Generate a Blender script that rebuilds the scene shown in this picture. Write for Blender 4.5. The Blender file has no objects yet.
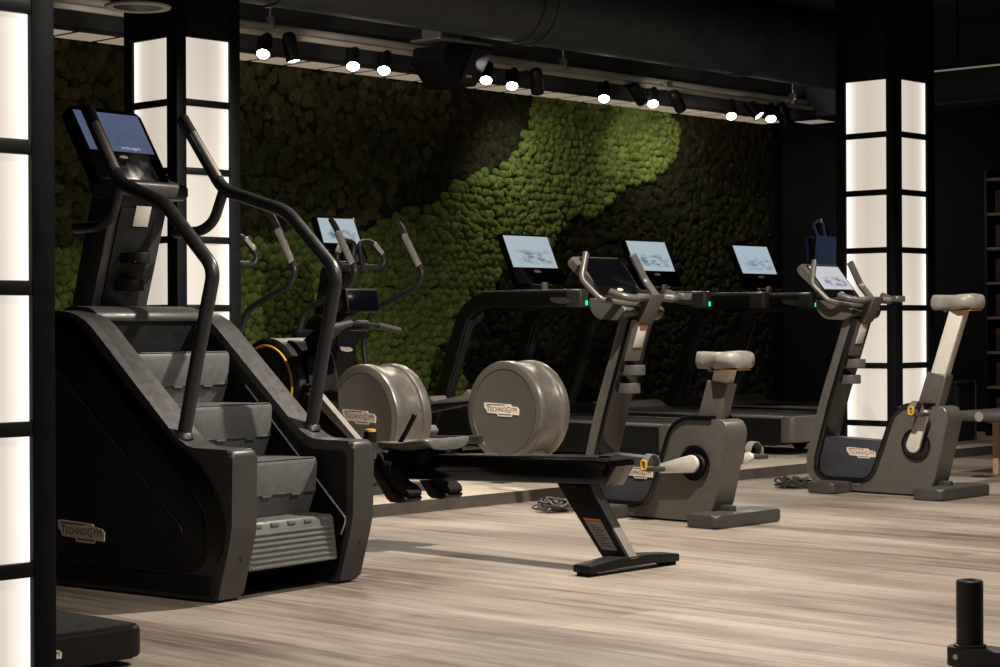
import bpy, bmesh, math, random
from mathutils import Vector, Matrix
C = bpy.context.scene.collection
PI = math.pi
random.seed(7)

# ------------------------------------------------------------------ materials
_M = {}
def mat(name, col, rough=0.5, metal=0.0, var=0.0, vscale=30.0, coat=0.0, bump=0.0, bscale=200.0, emit=None, estr=0.0):
    if name in _M: return _M[name]
    m = bpy.data.materials.new(name); m.use_nodes = True
    nt = m.node_tree; b = nt.nodes['Principled BSDF']
    b.inputs['Base Color'].default_value = (*col, 1)
    b.inputs['Roughness'].default_value = rough
    b.inputs['Metallic'].default_value = metal
    b.inputs['Coat Weight'].default_value = coat
    b.inputs['Coat Roughness'].default_value = 0.08
    tc = nt.nodes.new('ShaderNodeTexCoord')
    if var > 0:
        n = nt.nodes.new('ShaderNodeTexNoise'); n.inputs['Scale'].default_value = vscale; n.inputs['Detail'].default_value = 5
        nt.links.new(tc.outputs['Object'], n.inputs['Vector'])
        r = nt.nodes.new('ShaderNodeMapRange'); r.inputs[1].default_value = 0.3; r.inputs[2].default_value = 0.7
        r.inputs[3].default_value = 1 - var; r.inputs[4].default_value = 1 + var
        nt.links.new(n.outputs['Fac'], r.inputs[0])
        h = nt.nodes.new('ShaderNodeVectorMath'); h.operation = 'SCALE'; h.inputs[0].default_value = col
        nt.links.new(r.outputs[0], h.inputs['Scale']); nt.links.new(h.outputs[0], b.inputs['Base Color'])
        r2 = nt.nodes.new('ShaderNodeMapRange'); r2.inputs[1].default_value = 0.3; r2.inputs[2].default_value = 0.7
        r2.inputs[3].default_value = max(0.03, rough - 0.06); r2.inputs[4].default_value = min(1, rough + 0.06)
        nt.links.new(n.outputs['Fac'], r2.inputs[0]); nt.links.new(r2.outputs[0], b.inputs['Roughness'])
    if bump > 0:
        n = nt.nodes.new('ShaderNodeTexNoise'); n.inputs['Scale'].default_value = bscale; n.inputs['Detail'].default_value = 3
        nt.links.new(tc.outputs['Object'], n.inputs['Vector'])
        bp = nt.nodes.new('ShaderNodeBump'); bp.inputs['Strength'].default_value = bump; bp.inputs['Distance'].default_value = 0.01
        nt.links.new(n.outputs['Fac'], bp.inputs['Height']); nt.links.new(bp.outputs[0], b.inputs['Normal'])
    if emit:
        b.inputs['Emission Color'].default_value = (*emit, 1); b.inputs['Emission Strength'].default_value = estr
    _M[name] = m
    return m

BLACK   = mat('matte_black', (0.0065, 0.007, 0.008), 0.5, var=0.15)
SOFT    = mat('black_rubber', (0.010, 0.010, 0.0105), 0.75, var=0.2, bump=0.15)
GLOSS   = mat('gloss_black', (0.0035, 0.0035, 0.004), 0.14, coat=0.4)
DARK    = mat('dark_graphite', (0.058, 0.056, 0.055), 0.42, metal=0.3, var=0.04)
BLACK.node_tree.nodes['Principled BSDF'].inputs['Specular IOR Level'].default_value = .3
SOFT.node_tree.nodes['Principled BSDF'].inputs['Specular IOR Level'].default_value = .2
CONS    = mat('console_black', (0.003, 0.003, 0.004), 0.16, var=0.1)
CONS.node_tree.nodes['Principled BSDF'].inputs['Specular IOR Level'].default_value = .12
TUBE    = mat('tube_charcoal', (0.035, 0.037, 0.040), 0.38, metal=0.3, var=0.08)
STEP    = mat('step_plastic', (0.085, 0.088, 0.088), 0.5, var=0.1)
GRAPH   = mat('graphite_paint', (0.150, 0.140, 0.128), 0.36, metal=0.45, var=0.08)
DRUMM   = mat('drum_metallic', (0.20, 0.182, 0.162), 0.34, metal=0.6, var=0.06)
PALE    = mat('pale_grey_plastic', (0.33, 0.31, 0.28), 0.42, var=0.06)
SILVER  = mat('silver', (0.55, 0.53, 0.50), 0.3, metal=0.8, var=0.05)
WHITEP  = mat('offwhite_plastic', (0.62, 0.59, 0.53), 0.4, var=0.05)
SEATM   = mat('seat_grey', (0.25, 0.235, 0.21), 0.42, var=0.08, bump=0.1)
SLATE   = mat('slate_panel', (0.040, 0.043, 0.052), 0.45, var=0.1)
GRIP    = mat('grip_steel', (0.62, 0.57, 0.52), 0.3, metal=0.6)
YELLOW  = mat('yellow', (0.62, 0.36, 0.02), 0.5)
ORANGE  = mat('orange', (0.85, 0.22, 0.03), 0.5)
RED     = mat('red', (0.7, 0.05, 0.02), 0.4, emit=(1.0, 0.12, 0.05), estr=0.4)
BADGE   = mat('badge_silver', (0.80, 0.70, 0.60), 0.5, metal=0.0)
INK     = mat('ink', (0.02, 0.018, 0.016), 0.6)
LABELM  = mat('paper_label', (0.62, 0.57, 0.52), 0.6, var=0.08, vscale=120)
STICK   = mat('grey_sticker', (0.30, 0.29, 0.28), 0.6, var=0.3, vscale=160)
COLM    = mat('column_black', (0.006, 0.0075, 0.009), 0.5, var=0.2, vscale=12)
CEILM   = mat('ceiling_black', (0.055, 0.062, 0.066), 0.85, var=0.3, vscale=3)
DUCTM   = mat('duct_grey', (0.062, 0.070, 0.078), 0.6, var=0.25, vscale=6, bump=0.3, bscale=18)
PIPEM   = mat('pipe_grey', (0.72, 0.67, 0.61), 0.42, var=0.08, vscale=8)
RISER   = mat('riser_brown', (0.075, 0.062, 0.052), 0.6, var=0.25, vscale=9)
WALLD   = mat('wall_dark', (0.0055, 0.007, 0.0085), 0.7, var=0.3, vscale=2)
BLUE    = mat('blue_fabric', (0.018, 0.040, 0.13), 0.8, var=0.2, vscale=40, bump=0.2)
WOODB   = mat('brown_wood', (0.07, 0.042, 0.028), 0.6, var=0.35, vscale=12)
LIGHTW  = mat('light_wood', (0.55, 0.36, 0.22), 0.5, var=0.15, vscale=20)
LED     = mat('green_led', (0.0, 0.3, 0.15), 0.4, emit=(0.0, 1.0, 0.45), estr=1.2)
LENS    = mat('spot_lens', (1, 1, 1), 0.4, emit=(1.0, 0.90, 0.74), estr=30)
LENSO   = mat('spot_lens_dim', (0.9, 0.85, 0.8), 0.4, emit=(1.0, 0.86, 0.68), estr=0.25)
CABLEM  = mat('cable_black', (0.05, 0.048, 0.045), 0.5, var=0.2)

for q, v in ((COLM, .2), (WALLD, .1)): q.node_tree.nodes['Principled BSDF'].inputs['Specular IOR Level'].default_value = v
def panel_mat(name, a, b):
    """edge-lit lamp panel: LED strip along one upright edge, opal sheet beyond it"""
    m = bpy.data.materials.new(name); m.use_nodes = True; nt = m.node_tree
    p = nt.nodes['Principled BSDF']; p.inputs['Base Color'].default_value = (0.22, 0.21, 0.195, 1); p.inputs['Roughness'].default_value = 0.4
    tc = nt.nodes.new('ShaderNodeTexCoord'); sx = nt.nodes.new('ShaderNodeSeparateXYZ')
    nt.links.new(tc.outputs['UV'], sx.inputs[0])
    r = nt.nodes.new('ShaderNodeValToRGB'); nt.links.new(sx.outputs['X'], r.inputs['Fac'])
    e = r.color_ramp.elements
    e[0].position = 0.0; e[0].color = (0.76, 0.70, 0.62, 1)
    e[1].position = 1.0; e[1].color = (1.30, 1.24, 1.14, 1)
    for pos, c in ((0.05, (0.66, 0.585, 0.50, 1)), (0.50, (0.58, 0.505, 0.425, 1)), (0.74, (0.66, 0.585, 0.50, 1)), (0.90, (0.95, 0.88, 0.79, 1))):
        x = e.new(pos); x.color = c
    nt.links.new(r.outputs['Color'], p.inputs['Emission Color']); p.inputs['Emission Strength'].default_value = a
    return m
PANEL = panel_mat('edge_lit_panel', 1.05, 0)

def soffit_mat():
    m = bpy.data.materials.new('cove_panel'); m.use_nodes = True; nt = m.node_tree
    p = nt.nodes['Principled BSDF']; p.inputs['Base Color'].default_value = (0.5, 0.44, 0.37, 1)
    p.inputs['Emission Color'].default_value = (0.62, 0.49, 0.37, 1); p.inputs['Emission Strength'].default_value = 0.40
    return m
COVE = soffit_mat()

def display_mat(name, base, dark, strength, seed):
    m = bpy.data.materials.new(name); m.use_nodes = True; nt = m.node_tree; L = nt.links
    p = nt.nodes['Principled BSDF']; p.inputs['Base Color'].default_value = (0.01, 0.01, 0.012, 1); p.inputs['Roughness'].default_value = 0.15
    tc = nt.nodes.new('ShaderNodeTexCoord'); sx = nt.nodes.new('ShaderNodeSeparateXYZ'); L.new(tc.outputs['UV'], sx.inputs[0])
    mp = nt.nodes.new('ShaderNodeMapping'); mp.inputs['Location'].default_value = (seed, seed * .7, 0); mp.inputs['Scale'].default_value = (5, 7, 1)
    L.new(tc.outputs['UV'], mp.inputs['Vector'])
    n = nt.nodes.new('ShaderNodeTexNoise'); n.inputs['Scale'].default_value = 1.0; n.inputs['Detail'].default_value = 5; n.inputs['Roughness'].default_value = .65
    L.new(mp.outputs[0], n.inputs['Vector'])
    r = nt.nodes.new('ShaderNodeValToRGB'); L.new(n.outputs['Fac'], r.inputs['Fac'])
    r.color_ramp.elements[0].position = .44; r.color_ramp.elements[1].position = .60
    def rng(sock, a, b, c, d):
        q = nt.nodes.new('ShaderNodeMapRange'); q.interpolation_type = 'SMOOTHSTEP'
        q.inputs[1].default_value = a; q.inputs[2].default_value = b; q.inputs[3].default_value = c; q.inputs[4].default_value = d
        L.new(sock, q.inputs[0]); return q.outputs[0]
    def mul(a, b):
        q = nt.nodes.new('ShaderNodeMath'); q.operation = 'MULTIPLY'; L.new(a, q.inputs[0]); L.new(b, q.inputs[1]); return q.outputs[0]
    mx = mul(mul(rng(sx.outputs['X'], .12, .3, 0, 1), rng(sx.outputs['X'], .97, .85, 0, 1)),
             mul(rng(sx.outputs['Y'], .08, .2, 0, 1), rng(sx.outputs['Y'], .62, .42, 0, 1)))
    f = mul(mx, r.outputs['Color'])
    mix = nt.nodes.new('ShaderNodeMix'); mix.data_type = 'RGBA'
    L.new(f, mix.inputs[0]); mix.inputs[6].default_value = (*base, 1); mix.inputs[7].default_value = (*dark, 1)
    L.new(mix.outputs[2], p.inputs['Emission Color']); p.inputs['Emission Strength'].default_value = strength
    return m
DISP = [display_mat('display_a', (0.45, 0.54, 0.59), (0.14, 0.20, 0.26), .85, 1.3),
        display_mat('display_b', (0.45, 0.54, 0.59), (0.12, 0.19, 0.25), .85, 4.1),
        display_mat('display_c', (0.44, 0.54, 0.62), (0.15, 0.22, 0.32), .85, 8.7)]
DISPBLUE = display_mat('display_blue', (0.085, 0.11, 0.20), (0.07, 0.09, 0.165), .9, 2.2)
DISPOFF = mat('display_off', (0.0015, 0.002, 0.003), 0.16)
DISPW = display_mat('display_white', (0.62, 0.62, 0.64), (0.16, 0.20, 0.36), .9, 6.0)

def floor_mat():
    m = bpy.data.materials.new('wood_floor'); m.use_nodes = True; nt = m.node_tree; L = nt.links
    p = nt.nodes['Principled BSDF']
    tc = nt.nodes.new('ShaderNodeTexCoord')
    br = nt.nodes.new('ShaderNodeTexBrick'); br.inputs['Scale'].default_value = 1.0
    br.inputs['Brick Width'].default_value = 1.5; br.inputs['Row Height'].default_value = 0.2; br.inputs['Mortar Size'].default_value = 0.0025
    br.inputs['Color1'].default_value = (0.0, 0, 0, 1); br.inputs['Color2'].default_value = (1, 1, 1, 1); br.inputs['Mortar'].default_value = (0, 0, 0, 1)
    br.inputs['Bias'].default_value = 0.0; br.offset = 0.37
    rt = nt.nodes.new('ShaderNodeMapping'); rt.inputs['Rotation'].default_value = (0, 0, PI / 2); L.new(tc.outputs['Object'], rt.inputs['Vector'])
    L.new(rt.outputs[0], br.inputs['Vector'])
    def noise(sx, sy, det, ro):
        mp = nt.nodes.new('ShaderNodeMapping'); mp.inputs['Scale'].default_value = (sx, sy, 1); L.new(rt.outputs[0], mp.inputs['Vector'])
        n = nt.nodes.new('ShaderNodeTexNoise'); n.inputs['Scale'].default_value = 1; n.inputs['Detail'].default_value = det; n.inputs['Roughness'].default_value = ro
        n.inputs['Distortion'].default_value = .3
        L.new(mp.outputs[0], n.inputs['Vector']); return n.outputs['Fac']
    a = noise(1.1, 14, 6, .62); b = noise(2.5, 60, 4, .6); c = noise(.55, 1.7, 3, .5)
    def ma(op, x, y):
        q = nt.nodes.new('ShaderNodeMath'); q.operation = op
        for i, v in enumerate((x, y)):
            if isinstance(v, float): q.inputs[i].default_value = v
            else: L.new(v, q.inputs[i])
        return q.outputs[0]
    sep = nt.nodes.new('ShaderNodeSeparateColor'); L.new(br.outputs['Color'], sep.inputs[0])
    t = ma('ADD', ma('MULTIPLY', a, 0.50), ma('ADD', ma('MULTIPLY', b, 0.28), ma('MULTIPLY', c, 0.62)))
    t = ma('ADD', t, ma('MULTIPLY', sep.outputs[0], 0.09))
    r = nt.nodes.new('ShaderNodeValToRGB'); L.new(t, r.inputs['Fac']); e = r.color_ramp.elements
    e[0].position = .56; e[0].color = (0.085, 0.062, 0.047, 1)
    e[1].position = .90; e[1].color = (0.385, 0.328, 0.275, 1)
    x = e.new(.685); x.color = (0.195, 0.157, 0.127, 1)
    x = e.new(.78); x.color = (0.295, 0.247, 0.205, 1)
    mx = nt.nodes.new('ShaderNodeMix'); mx.data_type = 'RGBA'
    L.new(ma('MULTIPLY', br.outputs['Fac'], .55), mx.inputs[0]); L.new(r.outputs['Color'], mx.inputs[6]); mx.inputs[7].default_value = (0.10, 0.07, 0.05, 1)
    L.new(mx.outputs[2], p.inputs['Base Color'])
    rr = nt.nodes.new('ShaderNodeMapRange'); L.new(b, rr.inputs[0]); rr.inputs[3].default_value = .42; rr.inputs[4].default_value = .62
    L.new(rr.outputs[0], p.inputs['Roughness'])
    bp = nt.nodes.new('ShaderNodeBump'); bp.inputs['Strength'].default_value = .15; bp.inputs['Distance'].default_value = .004
    L.new(b, bp.inputs['Height']); L.new(bp.outputs[0], p.inputs['Normal'])
    return m
FLOORM = floor_mat()

def moss_mat():
    m = bpy.data.materials.new('moss_material'); m.use_nodes = True; nt = m.node_tree; L = nt.links
    p = nt.nodes['Principled BSDF']; p.inputs['Roughness'].default_value = .95; p.inputs['Specular IOR Level'].default_value = .1
    at = nt.nodes.new('ShaderNodeAttribute'); at.attribute_name = 'moss_tint'
    tc = nt.nodes.new('ShaderNodeTexCoord')
    n = nt.nodes.new('ShaderNodeTexNoise'); n.inputs['Scale'].default_value = 90; n.inputs['Detail'].default_value = 4
    L.new(tc.outputs['Object'], n.inputs['Vector'])
    r = nt.nodes.new('ShaderNodeMapRange'); r.inputs[1].default_value = .3; r.inputs[2].default_value = .7; r.inputs[3].default_value = .55; r.inputs[4].default_value = 1.4
    L.new(n.outputs['Fac'], r.inputs[0])
    v = nt.nodes.new('ShaderNodeVectorMath'); v.operation = 'SCALE'; L.new(at.outputs['Color'], v.inputs[0]); L.new(r.outputs[0], v.inputs['Scale'])
    L.new(v.outputs[0], p.inputs['Base Color'])
    bp = nt.nodes.new('ShaderNodeBump'); bp.inputs['Strength'].default_value = .8; bp.inputs['Distance'].default_value = .012
    L.new(n.outputs['Fac'], bp.inputs['Height']); L.new(bp.outputs[0], p.inputs['Normal'])
    return m
MOSSM = moss_mat()

# ------------------------------------------------------------------ geometry helpers
def obj(name, bm, m, parent=None, sharp=35):
    bmesh.ops.recalc_face_normals(bm, faces=bm.faces)
    me = bpy.data.meshes.new(name); bm.to_mesh(me); bm.free()
    for mm in (m if isinstance(m, (list, tuple)) else [m]): me.materials.append(mm)
    me.polygons.foreach_set('use_smooth', [True] * len(me.polygons))
    me.set_sharp_from_angle(angle=math.radians(sharp))
    o = bpy.data.objects.new(name, me); C.objects.link(o)
    if parent: o.parent = parent
    return o
def tag(o, label, cat, group=None, kind=None):
    o['label'] = label; o['category'] = cat
    if group: o['group'] = group
    if kind: o['kind'] = kind
    return o
def thing(name, label, cat, loc=(0, 0, 0), rz=0, group=None):
    o = bpy.data.objects.new(name, None); C.objects.link(o); o.empty_display_size = .1
    o.location = loc; o.rotation_euler = (0, 0, rz)
    return tag(o, label, cat, group)
def struct(name, bm, m):
    o = obj(name, bm, m); o['kind'] = 'structure'; return o
def copy_tree(o, parent=None):
    c = o.copy(); C.objects.link(c)
    if parent: c.parent = parent
    for ch in list(o.children): copy_tree(ch, c)
    return c
def N(): return bmesh.new()

def fil(pts, r, n=5, closed=False):
    """round the corners of a polyline / polygon (2D or 3D tuples)"""
    P = [Vector(p) for p in pts]; out = []; k = len(P)
    for i in range(k):
        if not closed and i in (0, k - 1): out.append(P[i]); continue
        a, b, c = P[i - 1], P[i], P[(i + 1) % k]
        rr = r[i] if isinstance(r, (list, tuple)) else r
        la, lc = (a - b).length, (c - b).length
        d = min(rr, la * .48, lc * .48)
        if d < 1e-5: out.append(b); continue
        p0 = b + (a - b) / la * d; p1 = b + (c - b) / lc * d
        for j in range(n + 1):
            t = j / n
            out.append(p0 * (1 - t) ** 2 + b * 2 * t * (1 - t) + p1 * t * t)
    return [tuple(v) for v in out]

def put(axis, a, p):
    if axis == 'x': return (a, p[0], p[1])
    if axis == 'y': return (p[0], a, p[1])
    return (p[0], p[1], a)
def extr(bm, pts, axis, a0, a1, bev=0.0, seg=2, mi=0):
    n = len(pts)
    A = [bm.verts.new(put(axis, a0, p)) for p in pts]; B = [bm.verts.new(put(axis, a1, p)) for p in pts]
    fa = bm.faces.new(A); fb = bm.faces.new(B[::-1])
    fs = [fa, fb]
    for i in range(n):
        j = (i + 1) % n; fs.append(bm.faces.new((A[i], B[i], B[j], A[j])))
    for f in fs: f.material_index = mi
    if bev > 0:
        ed = list(fa.edges) + list(fb.edges)
        r = bmesh.ops.bevel(bm, geom=ed, offset=bev, segments=seg, affect='EDGES', profile=.5, clamp_overlap=True)
        for f in r['faces']: f.material_index = mi
    return bm
def box(bm, c, s, bev=0.0, seg=2, mi=0, rot=None):
    r = bmesh.ops.create_cube(bm, size=1.0); vs = r['verts']
    for v in vs: v.co = Vector((v.co.x * s[0], v.co.y * s[1], v.co.z * s[2]))
    fs = {f for v in vs for f in v.link_faces}
    for f in fs: f.material_index = mi
    if bev > 0:
        ed = {e for v in vs for e in v.link_edges}
        r = bmesh.ops.bevel(bm, geom=list(ed), offset=bev, segments=seg, affect='EDGES', profile=.5, clamp_overlap=True)
        vs = list({v for f in r['faces'] for v in f.verts} | {v for v in vs if v.is_valid})
        allf = {f for v in vs for f in v.link_faces}
        for f in allf: f.material_index = mi
        vs = list({v for f in allf for v in f.verts})
    M = Matrix.Translation(Vector(c))
    if rot is not None: M = M @ rot
    for v in vs: v.co = M @ v.co
    return bm
def sweep(bm, pts, sec, side=None, mi=0, cap=True, closed=False, scale=None):
    """sweep cross-section sec [(s,n)...]; side = constant sideways axis for planar paths, else rotation-minimising"""
    P = [Vector(p) for p in pts]; k = len(P); rings = []; prev = None
    for i in range(k):
        if closed: t = P[(i + 1) % k] - P[i - 1]
        elif i == 0: t = P[1] - P[0]
        elif i == k - 1: t = P[-1] - P[-2]
        else: t = (P[i + 1] - P[i]).normalized() + (P[i] - P[i - 1]).normalized()
        t.normalize()
        if side is not None: s = Vector(side); s = (s - t * s.dot(t)).normalized()
        else:
            if prev is None: ref = Vector((0, 0, 1)) if abs(t.z) < .9 else Vector((1, 0, 0)); s = t.cross(ref).normalized()
            else: s = (prev - t * prev.dot(t)).normalized()
        prev = s; n = s.cross(t)
        sc = scale[i] if scale else 1
        rings.append([bm.verts.new(P[i] + s * a * sc + n * b * sc) for a, b in sec])
    m = len(sec)
    rng = range(k) if closed else range(k - 1)
    for i in rng:
        A, B = rings[i], rings[(i + 1) % k]
        for j in range(m):
            f = bm.faces.new((A[j], A[(j + 1) % m], B[(j + 1) % m], B[j])); f.material_index = mi
    if cap and not closed:
        f = bm.faces.new(rings[0][::-1]); f.material_index = mi
        f = bm.faces.new(rings[-1]); f.material_index = mi
    return bm
def circ(r, n=14, r2=None):
    r2 = r2 or r
    return [(r * math.cos(2 * PI * i / n), r2 * math.sin(2 * PI * i / n)) for i in range(n)]
def rrect(w, h, r, n=3):
    p = fil([(-w / 2, -h / 2), (w / 2, -h / 2), (w / 2, h / 2), (-w / 2, h / 2)], r, n, closed=True)
    return p
def tube(bm, pts, r, f=0.0, n=14, mi=0, closed=False):
    if f: pts = fil(pts, f, 7, closed)
    P = [Vector(p) for p in pts]
    if not closed:                                   # rounded ends
        a = (P[0] - P[1]).normalized(); b = (P[-1] - P[-2]).normalized()
        P = [P[0] + a * r * .35, P[0] + a * r * .15] + P + [P[-1] + b * r * .15, P[-1] + b * r * .35]
        sc = [.55, .88] + [1] * (len(P) - 4) + [.88, .55]
    else: sc = None
    return sweep(bm, P, circ(r, n), mi=mi, scale=sc, closed=closed)
def lathe(bm, prof, axis, c, n=48, mi=0):
    """prof: (a, r) along axis; closed where r==0"""
    rings = []
    for a, r in prof:
        if r < 1e-6:
            rings.append([bm.verts.new(ax(axis, c, a, 0, 0))])
        else: rings.append([bm.verts.new(ax(axis, c, a, r * math.cos(2 * PI * i / n), r * math.sin(2 * PI * i / n))) for i in range(n)])
    for A, B in zip(rings, rings[1:]):
        for i in range(n):
            j = (i + 1) % n
            if len(A) == 1 and len(B) == 1: continue
            if len(A) == 1: f = bm.faces.new((A[0], B[i], B[j]))
            elif len(B) == 1: f = bm.faces.new((A[i], A[j], B[0]))
            else: f = bm.faces.new((A[i], A[j], B[j], B[i]))
            f.material_index = mi
    return bm
def ax(axis, c, a, p, q):
    if axis == 'x': return (c[0] + a, c[1] + p, c[2] + q)
    if axis == 'y': return (c[0] + p, c[1] + a, c[2] + q)
    return (c[0] + p, c[1] + q, c[2] + a)
def quad(bm, a, b, c, d, mi=0, uv=True):
    f = bm.faces.new([bm.verts.new(p) for p in (a, b, c, d)]); f.material_index = mi
    if uv:
        l = bm.loops.layers.uv.verify()
        for lp, t in zip(f.loops, ((0, 0), (1, 0), (1, 1), (0, 1))): lp[l].uv = t
    return f

# --- lettering ----------------------------------------------------------------
_T = {}
def text_polys(s, size):
    key = (s, size)
    if key in _T: return _T[key]
    cu = bpy.data.curves.new('lettering', 'FONT'); cu.body = s; cu.size = size; cu.resolution_u = 2
    o = bpy.data.objects.new('lettering', cu); C.objects.link(o)
    bpy.context.view_layer.update()
    me = bpy.data.meshes.new_from_object(o.evaluated_get(bpy.context.evaluated_depsgraph_get()))
    V = [v.co.copy() for v in me.vertices]; F = [tuple(p.vertices) for p in me.polygons]
    bpy.data.objects.remove(o); bpy.data.curves.remove(cu); bpy.data.meshes.remove(me)
    _T[key] = (V, F); return V, F
def add_text(bm, s, size, x, y, M, mi, sx=1.0, z=0.0):
    V, F = text_polys(s, size)
    if not V: return x
    x0 = min(v.x for v in V); x1 = max(v.x for v in V)
    vs = [bm.verts.new(M @ Vector((x + (v.x - x0) * sx, y + v.y, z))) for v in V]
    for f in F:
        try: bm.faces.new([vs[i] for i in f]).material_index = mi
        except ValueError: pass
    return x + (x1 - x0) * sx
def badge(name, parent, M, w, h, th=.004, plate=None):
    """stepped silver plate with the maker's lettering; M maps plate x,y,normal into the parent"""
    bm = N()
    P = [(0, .98), (.08, 1), (.62, .93), (.75, .92), (.78, .78), (.95, .72), (.97, .62), (1, .56), (.99, .14), (.81, .16), (.79, .0), (.40, .02), (.37, .2), (.10, .24), (.05, .52), (.01, .6)]
    P = [(x * w, y * h) for x, y in P]
    A = [bm.verts.new(M @ Vector((x, y, 0))) for x, y in P]; B = [bm.verts.new(M @ Vector((x, y, th))) for x, y in P]
    bm.faces.new(A[::-1]); bm.faces.new(B)
    for i in range(len(P)):
        j = (i + 1) % len(P); bm.faces.new((A[i], A[j], B[j], B[i]))
    z = th * 1.25
    s1, s2 = h * .62, h * .47; y = h * .36
    V, F = text_polys('TECHNOGYM', s2); 
    tot = w * .86; x = w * .075; g = w * .012
    def wd(s, sz):
        V, F = text_polys(s, sz); return max(v.x for v in V) - min(v.x for v in V)
    nat = wd('T', s1) + wd('ECHNO', s2) + wd('G', s1) + wd('YM', s2); k = (tot - 3 * g) / nat
    for s, sz, dy in (('T', s1, -.02 * h), ('ECHNO', s2, 0), ('G', s1, -.06 * h), ('YM', s2, 0)):
        x = add_text(bm, s, sz, x, y + dy, M, 1, k, z) + g
    for x0, x1, yy in ((.07, .60, .84), (.42, .78, .13)):
        q = [bm.verts.new(M @ Vector((a * w, b * h, z))) for a, b in ((x0, yy), (x1, yy - .02), (x1, yy + .04), (x0, yy + .06))]
        bm.faces.new(q).material_index = 1
    return obj(name, bm, [plate or BADGE, INK], parent)
def mface(o, xa, ya, na):
    """matrix from origin o and axes"""
    M = Matrix.Identity(4)
    for i, a in enumerate((xa, ya, na)):
        a = Vector(a).normalized()
        for r in range(3): M[r][i] = a[r]
    for r in range(3): M[r][3] = o[r]
    return M
LEFTFACE = ((0, -1, 0), (0, 0, 1), (-1, 0, 0))    # a side that faces away along -x, read by someone standing on that side

# ------------------------------------------------------------------ setting
WV = 11.0; UE = 15.75; CZ = 3.75
bm = N(); quad(bm, (-2, -4, 0), (UE, -4, 0), (UE, WV + .1, 0), (-2, WV + .1, 0)); struct('floor', bm, FLOORM)
bm = N(); box(bm, (6.8, 3.5, CZ + .05), (18.2, 15.2, .1)); struct('ceiling', bm, CEILM)
bm = N(); box(bm, (6.8, WV + .06, CZ / 2), (18.2, .12, CZ)); struct('wall_back', bm, WALLD)
bm = N(); box(bm, (UE + .06, 3.5, CZ / 2), (.12, 15.2, CZ)); struct('wall_right', bm, WALLD)
# raised exercise platform, notched round the column
pl = [(1.5, 7.8), (12.19, 7.8), (12.19, 8.1), (12.79, 8.1), (12.79, 7.8), (UE, 7.8), (UE, WV), (1.5, WV)]
bm = N(); extr(bm, pl, 'z', 0.0, 0.07)
for f in bm.faces: f.material_index = 0 if f.normal.z > .5 or f.normal.z < -.5 else 1
PLATM = mat('platform_top', (0.46, 0.40, 0.33), 0.55, var=0.15, vscale=5)
bmesh.ops.recalc_face_normals(bm, faces=bm.faces)
for f in bm.faces: f.material_index = 0 if abs(f.normal.z) > .5 else 1
o = struct('trim_1', bm, [PLATM, RISER])
# bulkhead above the moss with glowing cove tiles under it
bm = N(); box(bm, (8.8, WV - .165, 3.375), (13.9, .33, .75)); box(bm, (UE - .165, 9.4, 3.375), (.33, 2.6, .75))
struct('trim_2', bm, mat('bulkhead', (0.05, 0.055, 0.06), .8, var=.3, vscale=3))
TILEF = mat('tile_frame', (.03, .028, .026), .6)
def cove(x, y, sx, sy, label, group):
    bm = N(); box(bm, (0, 0, 0), (sx, sy, .03), .003); o = obj('cove_tile', bm, TILEF); o.location = (x, y, 2.985)
    bm = N(); box(bm, (0, 0, -.016), (sx - .045, sy - .03, .006), .002); obj('diffuser', bm, COVE, o)
    tag(o, label, 'ceiling tile', group)
x = 5.02
while x < UE - .4:
    cove(x + .1675, WV - .17, .33, .31, 'glowing beige cove tile in the strip above the moss wall', 'glowing cove tiles over the moss wall'); x += .335
cove(UE - .17, WV - .49, .31, .30, 'glowing beige cove tile at the corner over the dark side wall', None)

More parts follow.
